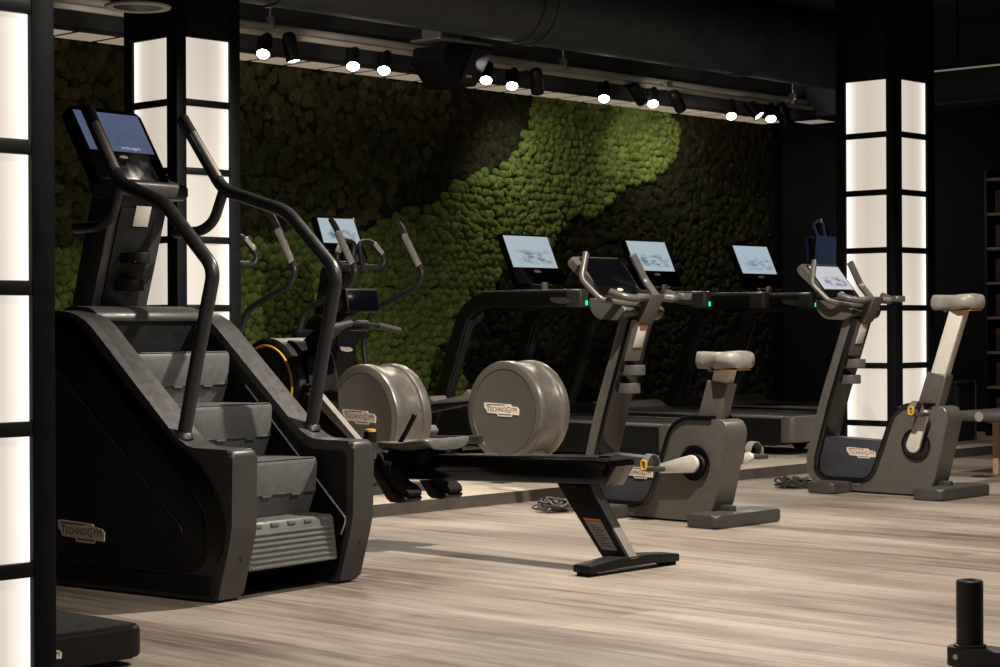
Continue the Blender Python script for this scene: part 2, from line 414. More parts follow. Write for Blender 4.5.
# ---- moss wall: one mass of cushions --------------------------------------------------
GREEN = [(4.6, .2), (4.6, 1.30), (7.0, 1.55), (8.6, 1.70), (9.45, 1.72), (9.9, 1.74), (10.75, 1.95), (11.05, 2.15), (11.72, 2.30), (11.95, 2.68), (12.25, 3.0),
         (12.4, 3.3), (13.75, 3.3), (14.02, 2.95), (14.10, 2.80), (13.95, 2.52), (13.5, 2.28), (13.0, 2.06), (12.47, 1.95), (12.30, 1.62), (11.75, 1.55), (11.35, .95), (11.1, .2)]
def inside(x, y, P):
    r = False; j = len(P) - 1
    for i in range(len(P)):
        (a, b), (c, d) = P[i], P[j]
        if (b > y) != (d > y) and x < (c - a) * (y - b) / (d - b) + a: r = not r
        j = i
    return r
def moss():
    rnd = random.Random(3); V = []; F = []; cols = []
    RI = [(0.0, 1.0), (.38, .93), (.70, .72), (.92, .40), (1.0, 0.0)]; K = 9
    def lump(u, z, r, d, c):
        b = len(V); cu = []
        V.append((u, WV - d, z)); 
        for rr, hh in RI[1:]:
            for i in range(K):
                a = 2 * PI * i / K
                q = 1 + rnd.uniform(-.12, .12)
                V.append((u + r * rr * q * math.cos(a), WV - .004 - d * hh * (1 + rnd.uniform(-.08, .08)), z + r * rr * q * math.sin(a)))
        for i in range(K): F.append((b, b + 1 + i, b + 1 + (i + 1) % K))
        for k in range(len(RI) - 2):
            for i in range(K):
                F.append((b + 1 + k * K + i, b + 1 + (k + 1) * K + i, b + 1 + (k + 1) * K + (i + 1) % K, b + 1 + k * K + (i + 1) % K))
        cols.append((c, len(V) - b))
    def n2(x, y): return math.sin(x * 2.1 + 1.3 * math.sin(y * 1.7)) * .5 + math.sin(y * 2.9 - x * 1.1 + 2) * .5
    z = .1; row = 0
    while z < 2.98:
        u = 4.6 + (row % 2) * .032
        while u < 15.5:
            uu = u + rnd.uniform(-.02, .02); zz = z + rnd.uniform(-.018, .018)
            g = inside(uu + .05 * math.sin(zz * 9), zz + .05 * math.sin(uu * 7), GREEN)
            if g:
                r = rnd.uniform(.036, .055); t = rnd.uniform(.75, 1.2) * (1 + .15 * n2(uu, zz))
                lump(uu, zz, r, rnd.uniform(.04, .07), (0.110 * t * rnd.uniform(.85, 1.15), 0.152 * t, 0.036 * t))
            else:
                for q in range(1):
                    r = rnd.uniform(.026, .060); t = rnd.uniform(.6, 1.3) * (1 + .35 * n2(uu * 1.3, zz * 1.6))
                    w = rnd.random()
                    wz = 1 if zz > 2.55 + .15 * n2(uu, 0) and rnd.random() < .5 else 0
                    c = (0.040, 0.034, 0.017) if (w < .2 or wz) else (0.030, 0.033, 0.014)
                    if uu < 10.2 + 1.2 * n2(uu * .7, zz): c = tuple(1.8 * q for q in c)  # colour lifted on the left to make up for weak light
                    else: c = tuple(.62 * q for q in c)  # colour lowered on the right: shade behind the treadmills put into the moss
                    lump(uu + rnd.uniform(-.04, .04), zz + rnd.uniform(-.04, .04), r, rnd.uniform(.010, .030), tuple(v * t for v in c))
            u += .066
        z += .058; row += 1
    b = len(V); V += [(4.6, WV - .003, .07), (15.6, WV - .003, .07), (15.6, WV - .003, 2.99), (4.6, WV - .003, 2.99)]; F.append((b, b + 1, b + 2, b + 3)); cols.append(((.020, .021, .009), 4))
    me = bpy.data.meshes.new('moss'); me.from_pydata(V, [], F); me.materials.append(MOSSM)
    at = me.color_attributes.new('moss_tint', 'FLOAT_COLOR', 'POINT'); buf = []
    for c, n in cols: buf += [*c, 1.0] * n
    at.data.foreach_set('color', buf)
    me.polygons.foreach_set('use_smooth', [True] * len(me.polygons))
    o = bpy.data.objects.new('moss', me); C.objects.link(o)
    tag(o, 'green and brown cushion moss covering the back wall', 'moss', kind='stuff')
moss()

# ---- glowing columns ------------------------------------------------------------------
def column(label, cu, cv, wu, wv, pu, pv, pitch, top, rows, mull, z0=0.0):
    """cu, cv: corner nearest the viewer; body reaches to +u and +v; pu, pv: (start, end) of the panels on the two kinds of face"""
    t = thing('light_column', label, 'column', (cu, cv, 0), group='black columns with glowing panels')
    bm = N(); box(bm, (wu / 2, wv / 2, (CZ + z0) / 2), (wu - .07, wv - .07, CZ - z0)); obj('core', bm, COLM, t)
    for a0, a1 in ((0, pu[0]), (pu[1], wu)):
        for b0, b1 in ((0, pv[0]), (pv[1], wv)):
            bm = N(); box(bm, ((a0 + a1) / 2, (b0 + b1) / 2, (CZ + z0) / 2), (a1 - a0, b1 - b0, CZ - z0), .004); obj('corner_post', bm, COLM, t)
    for face in range(4):                                     # -v, +v, -u, +u
        lo, hi = pu if face < 2 else pv
        def P(a, z, inset):
            if face == 0: return (a, inset, z)
            if face == 1: return (a, wv - inset, z)
            if face == 2: return (inset, a, z)
            return (wu - inset, a, z)
        for k in range(rows + 1):
            zt = top - k * pitch
            hgt = mull if k else CZ - top
            c = P((lo + hi) / 2, zt + hgt / 2, .015); sz = (hi - lo, .03, hgt) if face < 2 else (.03, hi - lo, hgt)
            bm = N(); box(bm, c, sz, .003); obj('crossbar', bm, COLM, t)
            if k == rows: break
            zb = max(zt - pitch + mull, z0 + .05)
            bm = N(); quad(bm, P(lo, zb, .018), P(hi, zb, .018), P(hi, zt, .018), P(lo, zt, .018)); obj('light_panel', bm, PANEL, t)
    return t
column('black column with glowing panels behind the stair climber', 6.605, 8.633, .447, .489, (.067, .374), (.094, .412), .38, 2.652, 7, .039, .07)
column('black column with glowing panels behind the right-hand exercise bike', 12.207, 7.552, .56, .50, (.104, .454), (.072, .418), .42, 2.82, 7, .043)
column('nearest glowing column, cut off by the left edge of the photo', 3.01 - .47, 4.46, .464, .47, (.082, .392), (.08, .39), .375, 2.634, 7, .04)

# ------------------------------------------------------------------ stair climber
def climber():
    t = thing('stair_climber', 'black stair climber machine with grey steps beside the left column', 'stair climber', (5.043, 5.888, 0), math.radians(6.0))
    L0, L1, R0, R1 = -.405, -.272, .282, .405
    prof = fil([(-.098, .583), (.13, .586), (.205, .622), (.71, 1.068), (.80, 1.108), (.93, 1.122), (1.14, 1.06), (1.25, .88), (1.27, .08), (1.15, .006), (-.015, .006), (-.075, .21), (-.092, .28)],
               [.03, .03, .05, .08, .08, .12, .15, .15, .08, .03, .02, .10, .06], 5, True)
    for a, b in ((L0, L1), (R0, R1)):
        s = obj('side_housing', extr(N(), prof, 'x', a, b, .018, 3), DARK, t)
        out = a if a < 0 else b; sg = -1 if a < 0 else 1
        pan = fil([(.10, .105), (1.24, .105), (1.24, .86), (1.10, 1.03), (.86, 1.05), (.72, .98), (.16, .47), (.05, .33), (.03, .18)], .05, 4, True)
        obj('side_panel', extr(N(), pan, 'x', out - .001 * sg, out + .005 * sg, .003), BLACK, s)
        tri = fil([(.195, .125), (1.23, .125), (1.23, .885), (.90, .885), (.16, .27)], .03, 4, True)
        obj('lower_panel', extr(N(), tri, 'x', out + .003 * sg, out + .011 * sg, .004), BLACK, s)
        inn = b if a < 0 else a
        ip = fil([(-.06, .54), (.15, .545), (.23, .60), (.70, 1.02), (.85, 1.03), (.85, .03), (.0, .03), (-.055, .25)], .03, 4, True)
        obj('inner_shade_panel', extr(N(), ip, 'x', inn - .004, inn + .004, .002), BLACK, s)  # black plate added to darken the inner side, which lies in shade
        bm = N(); box(bm, (out + .003 * sg, .55, .06), (.012, 1.08, .075), .004); obj('base_skirt', bm, BLACK, s)
        g = fil([(1.10, 1.075), (.92, 1.10), (.80, 1.088), (.735, 1.042), (.46, .80), (.216, .605), (.085, .535), (-.017, .423), (-.062, .299), (-.05, .199), (.005, .135), (.028, .163), (.036, .21), (.025, .30), (.05, .36), (.11, .43), (.35, .63), (.625, .87), (.79, 1.005), (.92, 1.045), (1.08, 1.03)], .03, 4, True)
        obj('gloss_strip', extr(N(), g, 'x', out - .001 * sg, out + .009 * sg, .003), GLOSS, s)
        bm = N(); lathe(bm, [(-.002, 0), (-.002, .009), (.006, .009)], 'y', ((a + b) / 2 + .015, -.0645, .165), 16); obj('bolt_hole', bm, INK, s)
    top = fil([(.782, 1.068), (.785, 1.105), (.83, 1.130), (.95, 1.138), (1.12, 1.075), (1.22, .93), (1.18, .9), (.93, 1.07)], .025, 4, True)
    obj('top_bridge', extr(N(), top, 'x', L1 - .02, R0 + .02, .008), DARK, t)
    fr = [(.80, 1.068), (1.02, 1.07), (1.20, .95), (1.24, .06), (1.0, .05), (.84, .8)]
    obj('front_housing', extr(N(), fr, 'x', L1 - .01, R0 + .01), BLACK, t)
    obj('drive_cover', extr(N(), [(.06, .08), (.22, .28), (.45, .52), (.74, .80), (.86, .94), (.95, .08)], 'x', L1 - .005, R0 + .005), BLACK, t)
    for i, (v, z) in enumerate(((-.017, .287), (.067, .515), (.320, .730), (.567, .942))):
        zl = .10 if i == 0 else z - .225
        dp = .30 if i < 3 else .20
        if i == 0: P = [(v + .02, zl), (v - .022, zl + .01), (v, z - .012), (v + .012, z), (v + .13, z + .003), (v + .13, zl)]
        else: P = [(v + .05, zl), (v + .022, z - .14), (v + .012, z - .137), (v, z - .02), (v + .008, z - .003), (v + .02, z), (v + dp, z), (v + dp, zl)]
        st = obj('step', extr(N(), P, 'x', L1 + .012, R0 - .036, .004), STEP, t)
        bm = N()
        if i == 0:
            for k in range(7):
                q = .115 + k * .021; vv = v - .021 + (q - .11) * .12
                box(bm, (-.007, vv, q), (R0 - L1 - .075, .008, .011), .003)
            for k in range(5): box(bm, (-.19 + k * .095, v + .002, .274), (.045, .014, .016), .004)
        else:
            for k in range(6): box(bm, (-.21 + k * .085, v + .016, z - .138 + (.004 if k % 2 else -.004)), (.05, .012, .008), .002)
            box(bm, (-.007, v + .02, z + .001), (R0 - L1 - .07, .03, .004), .002)
        obj('tread_ribs', bm, STEP if i else mat('rib_grey', (.12, .122, .12), .5, var=.08), st)
    tube_b = N(); tube(tube_b, [(R0 - .010, .50, .80), (R0 - .006, .334, .638), (R0 - .006, .211, .522), (R0 - .006, -.055, .273), (R0 - .006, -.052, .248), (R0 - .006, -.03, .205)], .004, .02, 8); obj('guard_wire', tube_b, SILVER, t)
    for sg in (-1, 1):
        P = [(sg * .362, .215, .60), (sg * .357, .145, .90), (sg * .35, .05, 1.27), (sg * .345, .325, 1.53), (sg * .292, .648, 1.632), (sg * .267, .87, 1.950)]
        h = obj('handrail', tube(N(), P, .0275, .055, 16), TUBE, t)
        obj('grab_handle', tube(N(), [(sg * .292, .648, 1.625), (sg * .287, .70, 1.50), (sg * .285, .775, 1.459), (sg * .28, .93, 1.457)], .023, .06, 14), TUBE, h)
        a, c = Vector((sg * .288, .68, 1.68)), Vector((sg * .273, .820, 1.878))
        off = Vector((-.010, -.018, .004))
        obj('pulse_grip', sweep(N(), [a + off, c + off], circ(.017, 12)), GRIP, h)
        bm = N(); lathe(bm, [(0, 0), (0, .012), (-.006, .010), (-.008, 0)], 'y', (sg * .294 - .012, .622, 1.635), 14); obj('button', bm, RED, h)
        bm = N(); lathe(bm, [(0, .045), (.02, .04), (.03, .03)], 'z', (sg * .362, .215, .615), 20); obj('rail_collar', bm, TUBE, h)
    mp = fil([(.995, 1.08), (.833, 1.60), (.97, 1.62), (1.12, 1.08)], .01, 3, True)
    m = obj('mast', extr(N(), mp, 'x', -.155, .155, .012), mat('mast_grey', (.032, .032, .033), .45, var=.06), t)
    def mastface(z): return .995 - (z - 1.08) * (.162 / .52)
    R = Matrix.Rotation(math.radians(17.3), 4, 'X')
    bm = N(); box(bm, (-.01, mastface(1.33) - .004, 1.33), (.20, .012, .46), .004, rot=R); obj('mast_inlay', bm, BLACK, m)
    bm = N(); box(bm, (.01, mastface(1.515) - .012, 1.515), (.085, .006, .09), .002, rot=R); obj('instruction_label', bm, LABELM, m)
    for z in (1.34, 1.225):
        bm = N(); P = []
        for k in range(13):
            a = PI + PI * k / 12; P.append((.0 + .058 * math.cos(a), mastface(z) + .09 * math.sin(a) - .01, z))
        sweep(bm, P, rrect(.045, .008, .003), side=(0, 0, 1)); box(bm, (0, mastface(z) - .04, z - .02), (.09, .085, .006), .002)
        obj('cup_holder', bm, BLACK, m)
    cc = .0
    a = Vector((cc - .008, .862, 1.660)); b = Vector((cc - .008, 1.066, 1.982)); up = (b - a).normalized(); H = (b - a).length
    Mx = mface(a, (1, 0, 0), up, Vector((1, 0, 0)).cross(up))
    bm = N(); extr(bm, fil([(-.20, 0), (.20, 0), (.20, H), (-.20, H)], .03, 4, True), 'z', -.055, 0, .008); bmesh.ops.transform(bm, matrix=Mx, verts=bm.verts)
    con = obj('console', bm, CONS, t)
    bm = N(); quad(bm, *[Mx @ Vector(p) for p in ((-.18, .155, .002), (.18, .155, .002), (.18, H - .022, .002), (-.18, H - .022, .002))]); obj('display', bm, DISPBLUE, con)
    bm = N(); add_text(bm, 'technogym', .024, .0, .168, Mx, 0, 1, .004); obj('screen_text', bm, mat('screen_ink', (.3, .32, .4), .4, emit=(.40, .45, .58), estr=.7), con)
    bm = N(); extr(bm, [(-.01 + .024 * math.cos(k * PI / 8), .125 + .008 * math.sin(k * PI / 8)) for k in range(16)], 'z', .001, .004); bmesh.ops.transform(bm, matrix=Mx, verts=bm.verts); obj('logo_mark', bm, mat('dull_badge', (.28, .26, .24), .5), con)
    bm = N(); extr(bm, fil([(.79, 1.657), (.79, 1.592), (.92, 1.585), (.96, 1.64), (.94, 1.69), (.85, 1.664)], .015, 4, True), 'x', -.19, .222, .012); obj('console_tray', bm, DARK, t)
    badge('maker_badge', t, mface((L0 - .012, .881, .185), *LEFTFACE), .28, .085)
climber()

# ------------------------------------------------------------------ exercise bikes
def bike(U0, V0, label, crank_deg, disp):
    t = thing('exercise_bike', label, 'exercise bike', (U0, V0, 0), group='upright exercise bikes on the wood floor')
    def foot(v0, v1, w, mm):
        P = fil([(-w, v0), (w, v0), (w, v1), (-w, v1)], .035, 5, True)
        bm = N(); extr(bm, P, 'z', .004, .070, .014, 3)
        for sx in (-1, 1): box(bm, (sx * (w - .06), (v0 + v1) / 2, .005), (.05, .1, .010))
        return obj('foot_bar', bm, mm, t)
    footm = mat('foot_grey', (.075, .072, .070), .42, metal=.3, var=.08)
    foot(0, .205, .29, footm); foot(.75, .955, .29, footm)
    bm = N(); box(bm, (0, .15, .078), (.05, .09, .04), .008); obj('foot_bracket', bm, DARK, t)
    body = fil([(.75, .012), (.324, .012), (.20, .05), (.17, .10), (.075, .48), (.10, .550), (.36, .547), (.445, .49), (.485, .385), (.53, .255), (.585, .125), (.63, .085), (.75, .06)],
               [.01, .05, .05, .06, .08, .06, .07, .05, .05, .06, .05, .04, .01], 6, True)
    bd = obj('flywheel_housing', extr(N(), body, 'x', -.085, .085, .032, 5), GRAPH, t)
    # gloss band that follows the frame round the inside of the loop and over the housing
    pth = fil([(.185, .552), (.37, .550), (.455, .495), (.495, .39), (.545, .255), (.60, .125), (.65, .078), (.96, .075), (1.02, .12), (1.015, .20), (.905, .575), (.728, 1.08)], .07, 6)
    obj('gloss_band', sweep(N(), [(0, *p) for p in pth], rrect(.186, .034, .008), side=(1, 0, 0)), GLOSS, t)
    fr = fil([(.805, 1.085), (.985, .57), (1.092, .19), (1.075, .085), (1.0, .035), (.70, .035), (.70, .062), (.95, .068), (1.025, .10), (1.03, .20), (.922, .572), (.738, 1.085)],
             [0, .1, .12, .08, .06, 0, 0, .06, .06, .06, .1, 0], 6, True)
    obj('frame', extr(N(), fr, 'x', -.088, .088, .012, 3), GRAPH, t)
    obj('post_rear', extr(N(), [(.925, .56), (.745, 1.06), (.715, 1.06), (.895, .56), (.965, .33), (.995, .33)], 'x', -.07, .072, .006), GRAPH, t)
    tub = fil([(.965, .34), (.52, .325), (.53, .25), (.575, .13), (.64, .09), (.96, .085), (1.02, .12)], .02, 4, True)
    tb = obj('lower_panel', extr(N(), tub, 'x', -.066, .066, .012), SLATE, t)
    badge('maker_badge', tb, mface((-.067, .80, .215), *LEFTFACE), .21, .065)
    # label and cup rings on the rear of the post
    def pf(z): return .715 + (1.06 - z) * (.18 / .50)
    rr = Matrix.Rotation(math.radians(19.8), 4, 'X')
    bm = N(); box(bm, (.012, pf(.985) - .003, .985), (.075, .006, .13), .002, rot=rr, mi=0); box(bm, (.012, pf(1.045) - .004, 1.045), (.075, .006, .012), .001, rot=rr, mi=1)
    obj('instruction_label', bm, [LABELM, ORANGE], t)
    for z in (.80, .70):
        bm = N(); P = []
        for k in range(15):
            a = PI + PI * k / 14; P.append((.012 + .055 * math.cos(a), pf(z) - .022 + .062 * math.sin(a), z))
        P = [(-.043, pf(z) + .01, z)] + P + [(.067, pf(z) + .01, z)]
        sweep(bm, P, rrect(.055, .008, .003), side=(0, 0, 1)); obj('cup_holder', bm, mat('holder_grey', (.11, .105, .10), .4, metal=.3), t)
    # crank on the near side and the far side
    hub = (0, .293, .314)
    for sg in (-1, 1):
        bm = N(); lathe(bm, [(sg * .088, .098), (sg * .098, .098), (sg * .10, .090), (sg * .094, .086), (sg * .094, .04), (sg * .112, .036), (sg * .112, 0)], 'x', hub, 40); obj('hub_disc', bm, GLOSS, t)
        a = math.radians(crank_deg + (0 if sg < 0 else 180)); d = Vector((0, math.cos(a), math.sin(a))); n = Vector((0, -d.z, d.y))
        h = Vector(hub) + Vector((sg * .118, 0, 0)); Ln = .205
        P = []
        for k in range(9):
            q = PI / 2 + PI * k / 8; P.append(d * (.047 * math.cos(q)) + n * (.047 * math.sin(q)))
        for k in range(9):
            q = -PI / 2 + PI * k / 8; P.append(d * (Ln + .025 * math.cos(q)) + n * (.025 * math.sin(q)))
        bm = N(); extr(bm, [((h + p).y, (h + p).z) for p in P], 'x', h.x - .013, h.x + .013, .006); cr = obj('crank_arm', bm, SILVER if False else WHITEP, t)
        pc = h + d * Ln + Vector((sg * .065, 0, 0))
        bm = N(); box(bm, pc, (.085, .10, .024), .006); box(bm, pc - Vector((sg * .05, 0, 0)), (.03, .02, .02), .003); obj('pedal', bm, DARK, cr)
        P = []
        for k in range(13):
            q = PI * k / 12; P.append((pc.x + .055 * math.cos(q), pc.y + .02, pc.z + .012 + .065 * math.sin(q)))
        bm = N(); sweep(bm, P, rrect(.045, .006, .002)); obj('pedal_strap', bm, mat('strap_grey', (.16, .155, .15), .6), cr)
        bm = N(); tube(bm, [(pc.x + sg * .058, pc.y + .005, pc.z + .0), (pc.x + sg * .058, pc.y + .005, pc.z + .045), (pc.x + sg * .058, pc.y + .035, pc.z + .045), (pc.x + sg * .058, pc.y + .035, pc.z)], .007, .01, 8, closed=True); obj('strap_buckle', bm, YELLOW, cr)
    return t
def bike_seat(t, zt):
    """zt: height of the saddle top; the sleeve top stays put"""
    dz = zt - 1.20
    slope = -(.31) / .84                                   # v per z of the seat post
    def pv(z): return .235 + (z - .56) * slope * .93
    bm = N(); extr(bm, [(pv(.50) + .075, .50), (pv(.745) + .072, .755), (pv(.745) - .062, .735), (pv(.50) - .075, .50)], 'x', -.045, .045, .01, 3); obj('seat_sleeve', bm, GRAPH, t)
    top = 1.125 + dz
    bm = N(); extr(bm, [(pv(.70) + .056, .70), (pv(top) + .056, top), (pv(top) - .048, top), (pv(.70) - .048, .70)], 'x', -.034, .034, .008, 3); obj('seat_post', bm, WHITEP, t)
    v0 = pv(top)
    # saddle: wide rear, narrow nose toward the bars
    bm = N(); rings = []
    S = [(-.095, .04, .002), (-.085, .095, .006), (-.05, .118, .010), (.0, .118, .006), (.05, .085, .002), (.09, .052, .002), (.16, .038, .004), (.205, .034, .004), (.222, .018, .0)]
    for i, (dv, hw, lift) in enumerate(S):
        ring = []; th = .046 if 0 < i < len(S) - 1 else .02
        for k in range(16):
            a = 2 * PI * k / 16; x = math.cos(a); y = math.sin(a)
            ring.append(bm.verts.new((hw * math.copysign(abs(x) ** .6, x), v0 + dv - .03, top + .045 + lift + th * math.copysign(abs(y) ** .7, y))))
        rings.append(ring)
    for A, B in zip(rings, rings[1:]):
        for k in range(16): bm.faces.new((A[k], A[(k + 1) % 16], B[(k + 1) % 16], B[k]))
    bm.faces.new(rings[0]); bm.faces.new(rings[-1][::-1])
    s = obj('saddle', bm, SEATM, t, 60)
    bm = N(); box(bm, (0, v0 - .06, top + .001), (.13, .10, .006), .002); obj('saddle_trim', bm, YELLOW, s)
    bm = N(); lathe(bm, [(-.05, 0), (-.05, .012), (.05, .012), (.05, 0)], 'x', (0, v0 + .075, top + .002), 14); obj('seat_knob', bm, DARK, s)
def bike_console(t, disp):
    hm = mat('bar_grey', (.115, .108, .100), .38, metal=.35, var=.06)
    yk = fil([(.695, 1.055), (.785, 1.055), (.69, 1.212), (.61, 1.215)], .012, 4, True)
    obj('yoke', extr(N(), yk, 'x', -.032, .068, .012), hm, t)
    bowl = fil([(.98, 1.20), (.955, 1.12), (.90, 1.078), (.76, 1.072), (.71, 1.10), (.71, 1.145), (.86, 1.175)], .03, 5, True)
    obj('console_base', extr(N(), bowl, 'x', -.15, .19, .035, 4), hm, t)
    a = Vector((.035, .875, 1.205)); b = Vector((.035, 1.055, 1.425)); up = (b - a).normalized(); H = (b - a).length
    Mx = mface(a, (1, 0, 0), up, Vector((1, 0, 0)).cross(up))
    bm = N(); extr(bm, fil([(-.13, .0), (.185, 0), (.185, H), (-.235, H), (-.235, H * .82)], .02, 4, True), 'z', -.045, 0, .008); bmesh.ops.transform(bm, matrix=Mx, verts=bm.verts)
    cs = obj('console', bm, [hm], t)
    bm = N(); extr(bm, fil([(-.178, .006), (.178, .006), (.178, H - .007), (-.178, H - .007)], .015, 4, True), 'z', -.001, .003, .001); bmesh.ops.transform(bm, matrix=Mx, verts=bm.verts)
    obj('screen_glass', bm, GLOSS, cs)
    bm = N(); quad(bm, *[Mx @ Vector(p) for p in ((-.165, .075, .005), (.165, .075, .005), (.165, H - .02, .005), (-.165, H - .02, .005))]); obj('display', bm, disp, cs)
    bm = N(); extr(bm, [(.026 * math.cos(k * PI / 8), .045 + .009 * math.sin(k * PI / 8)) for k in range(16)], 'z', .002, .006); bmesh.ops.transform(bm, matrix=Mx, verts=bm.verts); obj('logo_mark', bm, WHITEP, cs)
    for sg in (-1, 1):
        P = [(sg * .20, .945, 1.44), (sg * .275, .915, 1.295), (sg * .250, .80, 1.185), (sg * .12, .735, 1.165), (0, .70, 1.16)]
        h = obj('upright_bar', sweep(N(), fil(P, .03, 5), rrect(.030, .042, .012)), hm, t)
        P = [(0, .66, 1.195), (sg * .09, .645, 1.195), (sg * .16, .632, 1.188), (sg * .225, .655, 1.198), (sg * .245, .735, 1.225)]
        g = obj('hand_grip', tube(N(), P, .021, .05, 12), hm, t)
        obj('pulse_plate', sweep(N(), [(sg * .09, .640, 1.200), (sg * .15, .628, 1.196)], circ(.018, 12)), SILVER, g)
        if sg > 0:
            bm = N(); extr(bm, fil([(.20, .60), (.27, .58), (.315, .62), (.28, .70), (.22, .70)], .02, 4, True), 'z', 1.185, 1.222, .012); obj('elbow_pad', bm, hm, g)
t = bike(8.285, 6.0, 'tan upright exercise bike right behind the rowing machine, black screen and low saddle', -9, None); bike_seat(t, .885); bike_console(t, DISPOFF)
t = bike(10.41, 5.95, 'grey upright exercise bike before the right column, lit screen and raised saddle', 112, None); bike_seat(t, 1.20); bike_console(t, DISPW)

# ------------------------------------------------------------------ rowing machine
def rower():
    t = thing('rowing_machine', 'black rowing machine with long rail and yellow ringed flywheel', 'rowing machine', (6.45, 5.3, 0))
    rl = [(.035, .466), (.04, .44), (.10, .362), (1.50, .318), (1.60, .34), (1.60, .432), (.9, .45)]
    obj('seat_rail', extr(N(), rl, 'x', -.06, .06, .010, 2), GLOSS, t)
    bm = N()
    for sx in (-1, 1): box(bm, (sx * .045, .84, .454), (.02, 1.40, .012), .003, rot=Matrix.Rotation(-.032, 4, 'X'))
    obj('rail_track', bm, DARK, t)
    bm = N(); extr(bm, [(.03, .470), (.022, .446), (.085, .357), (.125, .357), (.072, .455), (.072, .470)], 'x', -.064, .064, .006); obj('rail_end_cap', bm, GLOSS, t)
    leg = [(.19, .355), (.375, .355), (.115, .05), (-.03, .05)]
    lg = obj('rear_leg', extr(N(), leg, 'x', -.05, .02, .006), BLACK, t)
    lm = [(.205, .355), (.19, .355), (-.036, .055), (-.02, .05)]
    obj('leg_front_strip', extr(N(), lm, 'x', -.042, .012, .002), mat('strip_grey', (.20, .185, .165), .45), lg)
    M = mface((-.051, .20, .20), *LEFTFACE)
    bm = N()
    def L(z, f): 
        a = .19 + (z - .355) * (.22 / .305); return a + f * (.145 + .04 * (z - .05) / .305)
    for (z0, z1, mi) in ((.205, .213, 1), (.085, .203, 0)):
        vs = [bm.verts.new((-.0515, L(z0, .80), z0)), bm.verts.new((-.0515, L(z0, .22), z0)), bm.verts.new((-.0515, L(z1, .22), z1)), bm.verts.new((-.0515, L(z1, .80), z1))]
        bm.faces.new(vs).material_index = mi
    for k in range(9):
        z = .10 + k * .0105
        vs = [bm.verts.new((-.0520, L(z, .72), z)), bm.verts.new((-.0520, L(z, .32 + .06 * (k % 3)), z)), bm.verts.new((-.0520, L(z, .32 + .06 * (k % 3)), z + .0035)), bm.verts.new((-.0520, L(z, .72), z + .0035))]
        bm.faces.new(vs).material_index = 2
    obj('warning_label', bm, [STICK, ORANGE, INK], lg)
    fp = fil([(-.30, .036), (-.10, .050), (.10, .050), (.30, .036), (.30, .002), (.12, .010), (-.12, .010), (-.30, .002)], .01, 3, True)
    bm = N(); extr(bm, [(x, z + .012) for x, z in fp], 'y', -.035, .065, .008)
    ft = obj('rear_foot', bm, BLACK, t)
    for sx in (-1, 1):
        bm = N(); box(bm, (sx * .265, .015, .011), (.05, .075, .022), .004); obj('foot_pad', bm, SOFT, ft)
    # seat
    S = [(1.09, .13, .480), (1.105, .155, .490), (1.17, .165, .480), (1.25, .165, .468), (1.34, .15, .465), (1.44, .12, .462), (1.46, .09, .460)]
    bm = N(); rings = []
    for i, (v, hw, z) in enumerate(S):
        r = []
        for k in range(18):
            a = 2 * PI * k / 18; x, y = math.cos(a), math.sin(a)
            xx = math.copysign(abs(x) ** .55, x); zz = z + .012 + (.022 * math.copysign(abs(y) ** .6, y)) + .012 * xx * xx
            r.append(bm.verts.new((hw * xx, v, zz)))
        rings.append(r)
    for A, B in zip(rings, rings[1:]):
        for k in range(18): bm.faces.new((A[k], A[(k + 1) % 18], B[(k + 1) % 18], B[k]))
    bm.faces.new(rings[0]); bm.faces.new(rings[-1][::-1])
    st = obj('seat', bm, mat('rower_seat', (.10, .095, .088), .4, var=.1), t, 60)
    bm = N(); extr(bm, [(1.14, .47), (1.42, .455), (1.38, .40), (1.19, .40)], 'x', -.085, .085, .01); obj('seat_carriage', bm, BLACK, st)
    # foot plates
    for sg in (-1, 1):
        u = sg * .135
        P = fil([(1.47, .43), (1.295, .228), (1.205, .228), (1.175, .25), (1.22, .265), (1.27, .275), (1.43, .455)], .015, 4, True)
        f = obj('foot_plate', extr(N(), P, 'x', u - .055, u + .055, .008), BLACK, t)
        bm = N(); extr(bm, fil([(1.40, .44), (1.285, .295), (1.19, .25), (1.165, .272), (1.20, .305), (1.26, .325), (1.37, .455)], .02, 4, True), 'x', u - .045, u + .045, .01); obj('heel_cup', bm, SOFT, f)
        bm = N(); P = [(u - .065, 1.30, .36), (u - .06, 1.30, .41), (u, 1.31, .44), (u + .06, 1.30, .41), (u + .065, 1.30, .36)]
        sweep(bm, fil(P, .03, 4), rrect(.05, .006, .002)); obj('foot_strap', bm, SOFT, f)
    # frame to the flywheel
    P = fil([(1.42, .43), (1.50, .38), (1.60, .30), (1.72, .30), (2.02, .62), (1.92, .78), (1.62, .52)], .03, 4, True)
    obj('front_frame', extr(N(), P, 'x', -.168, -.12, .008), BLACK, t)
    for sg in (-1,):
        P = [(1.84, .745), (1.52, .50), (1.545, .478), (1.90, .72)]
        obj('side_beam', extr(N(), P, 'x', sg * .15 - .02, sg * .15 + .02, .006), PALE, t)
    lv = N(); tube(lv, [(-.10, 1.31, .50), (-.10, 1.25, .575), (-.10, 1.21, .635)], .012, .02, 10); obj('release_lever', lv, BLACK, t)
    bm = N(); lathe(bm, [(0, 0), (0, .03), (.03, .032), (.05, .03), (.05, 0)], 'z', (-.17, 1.44, .50), 20, 0); k = obj('footrest_knob', bm, BLACK, t)
    bm = N(); lathe(bm, [(.05, .028), (.062, .026), (.064, 0)], 'z', (-.17, 1.44, .50), 20); obj('knob_cap', bm, YELLOW, k)
    fc = (0, 2.175, .75)
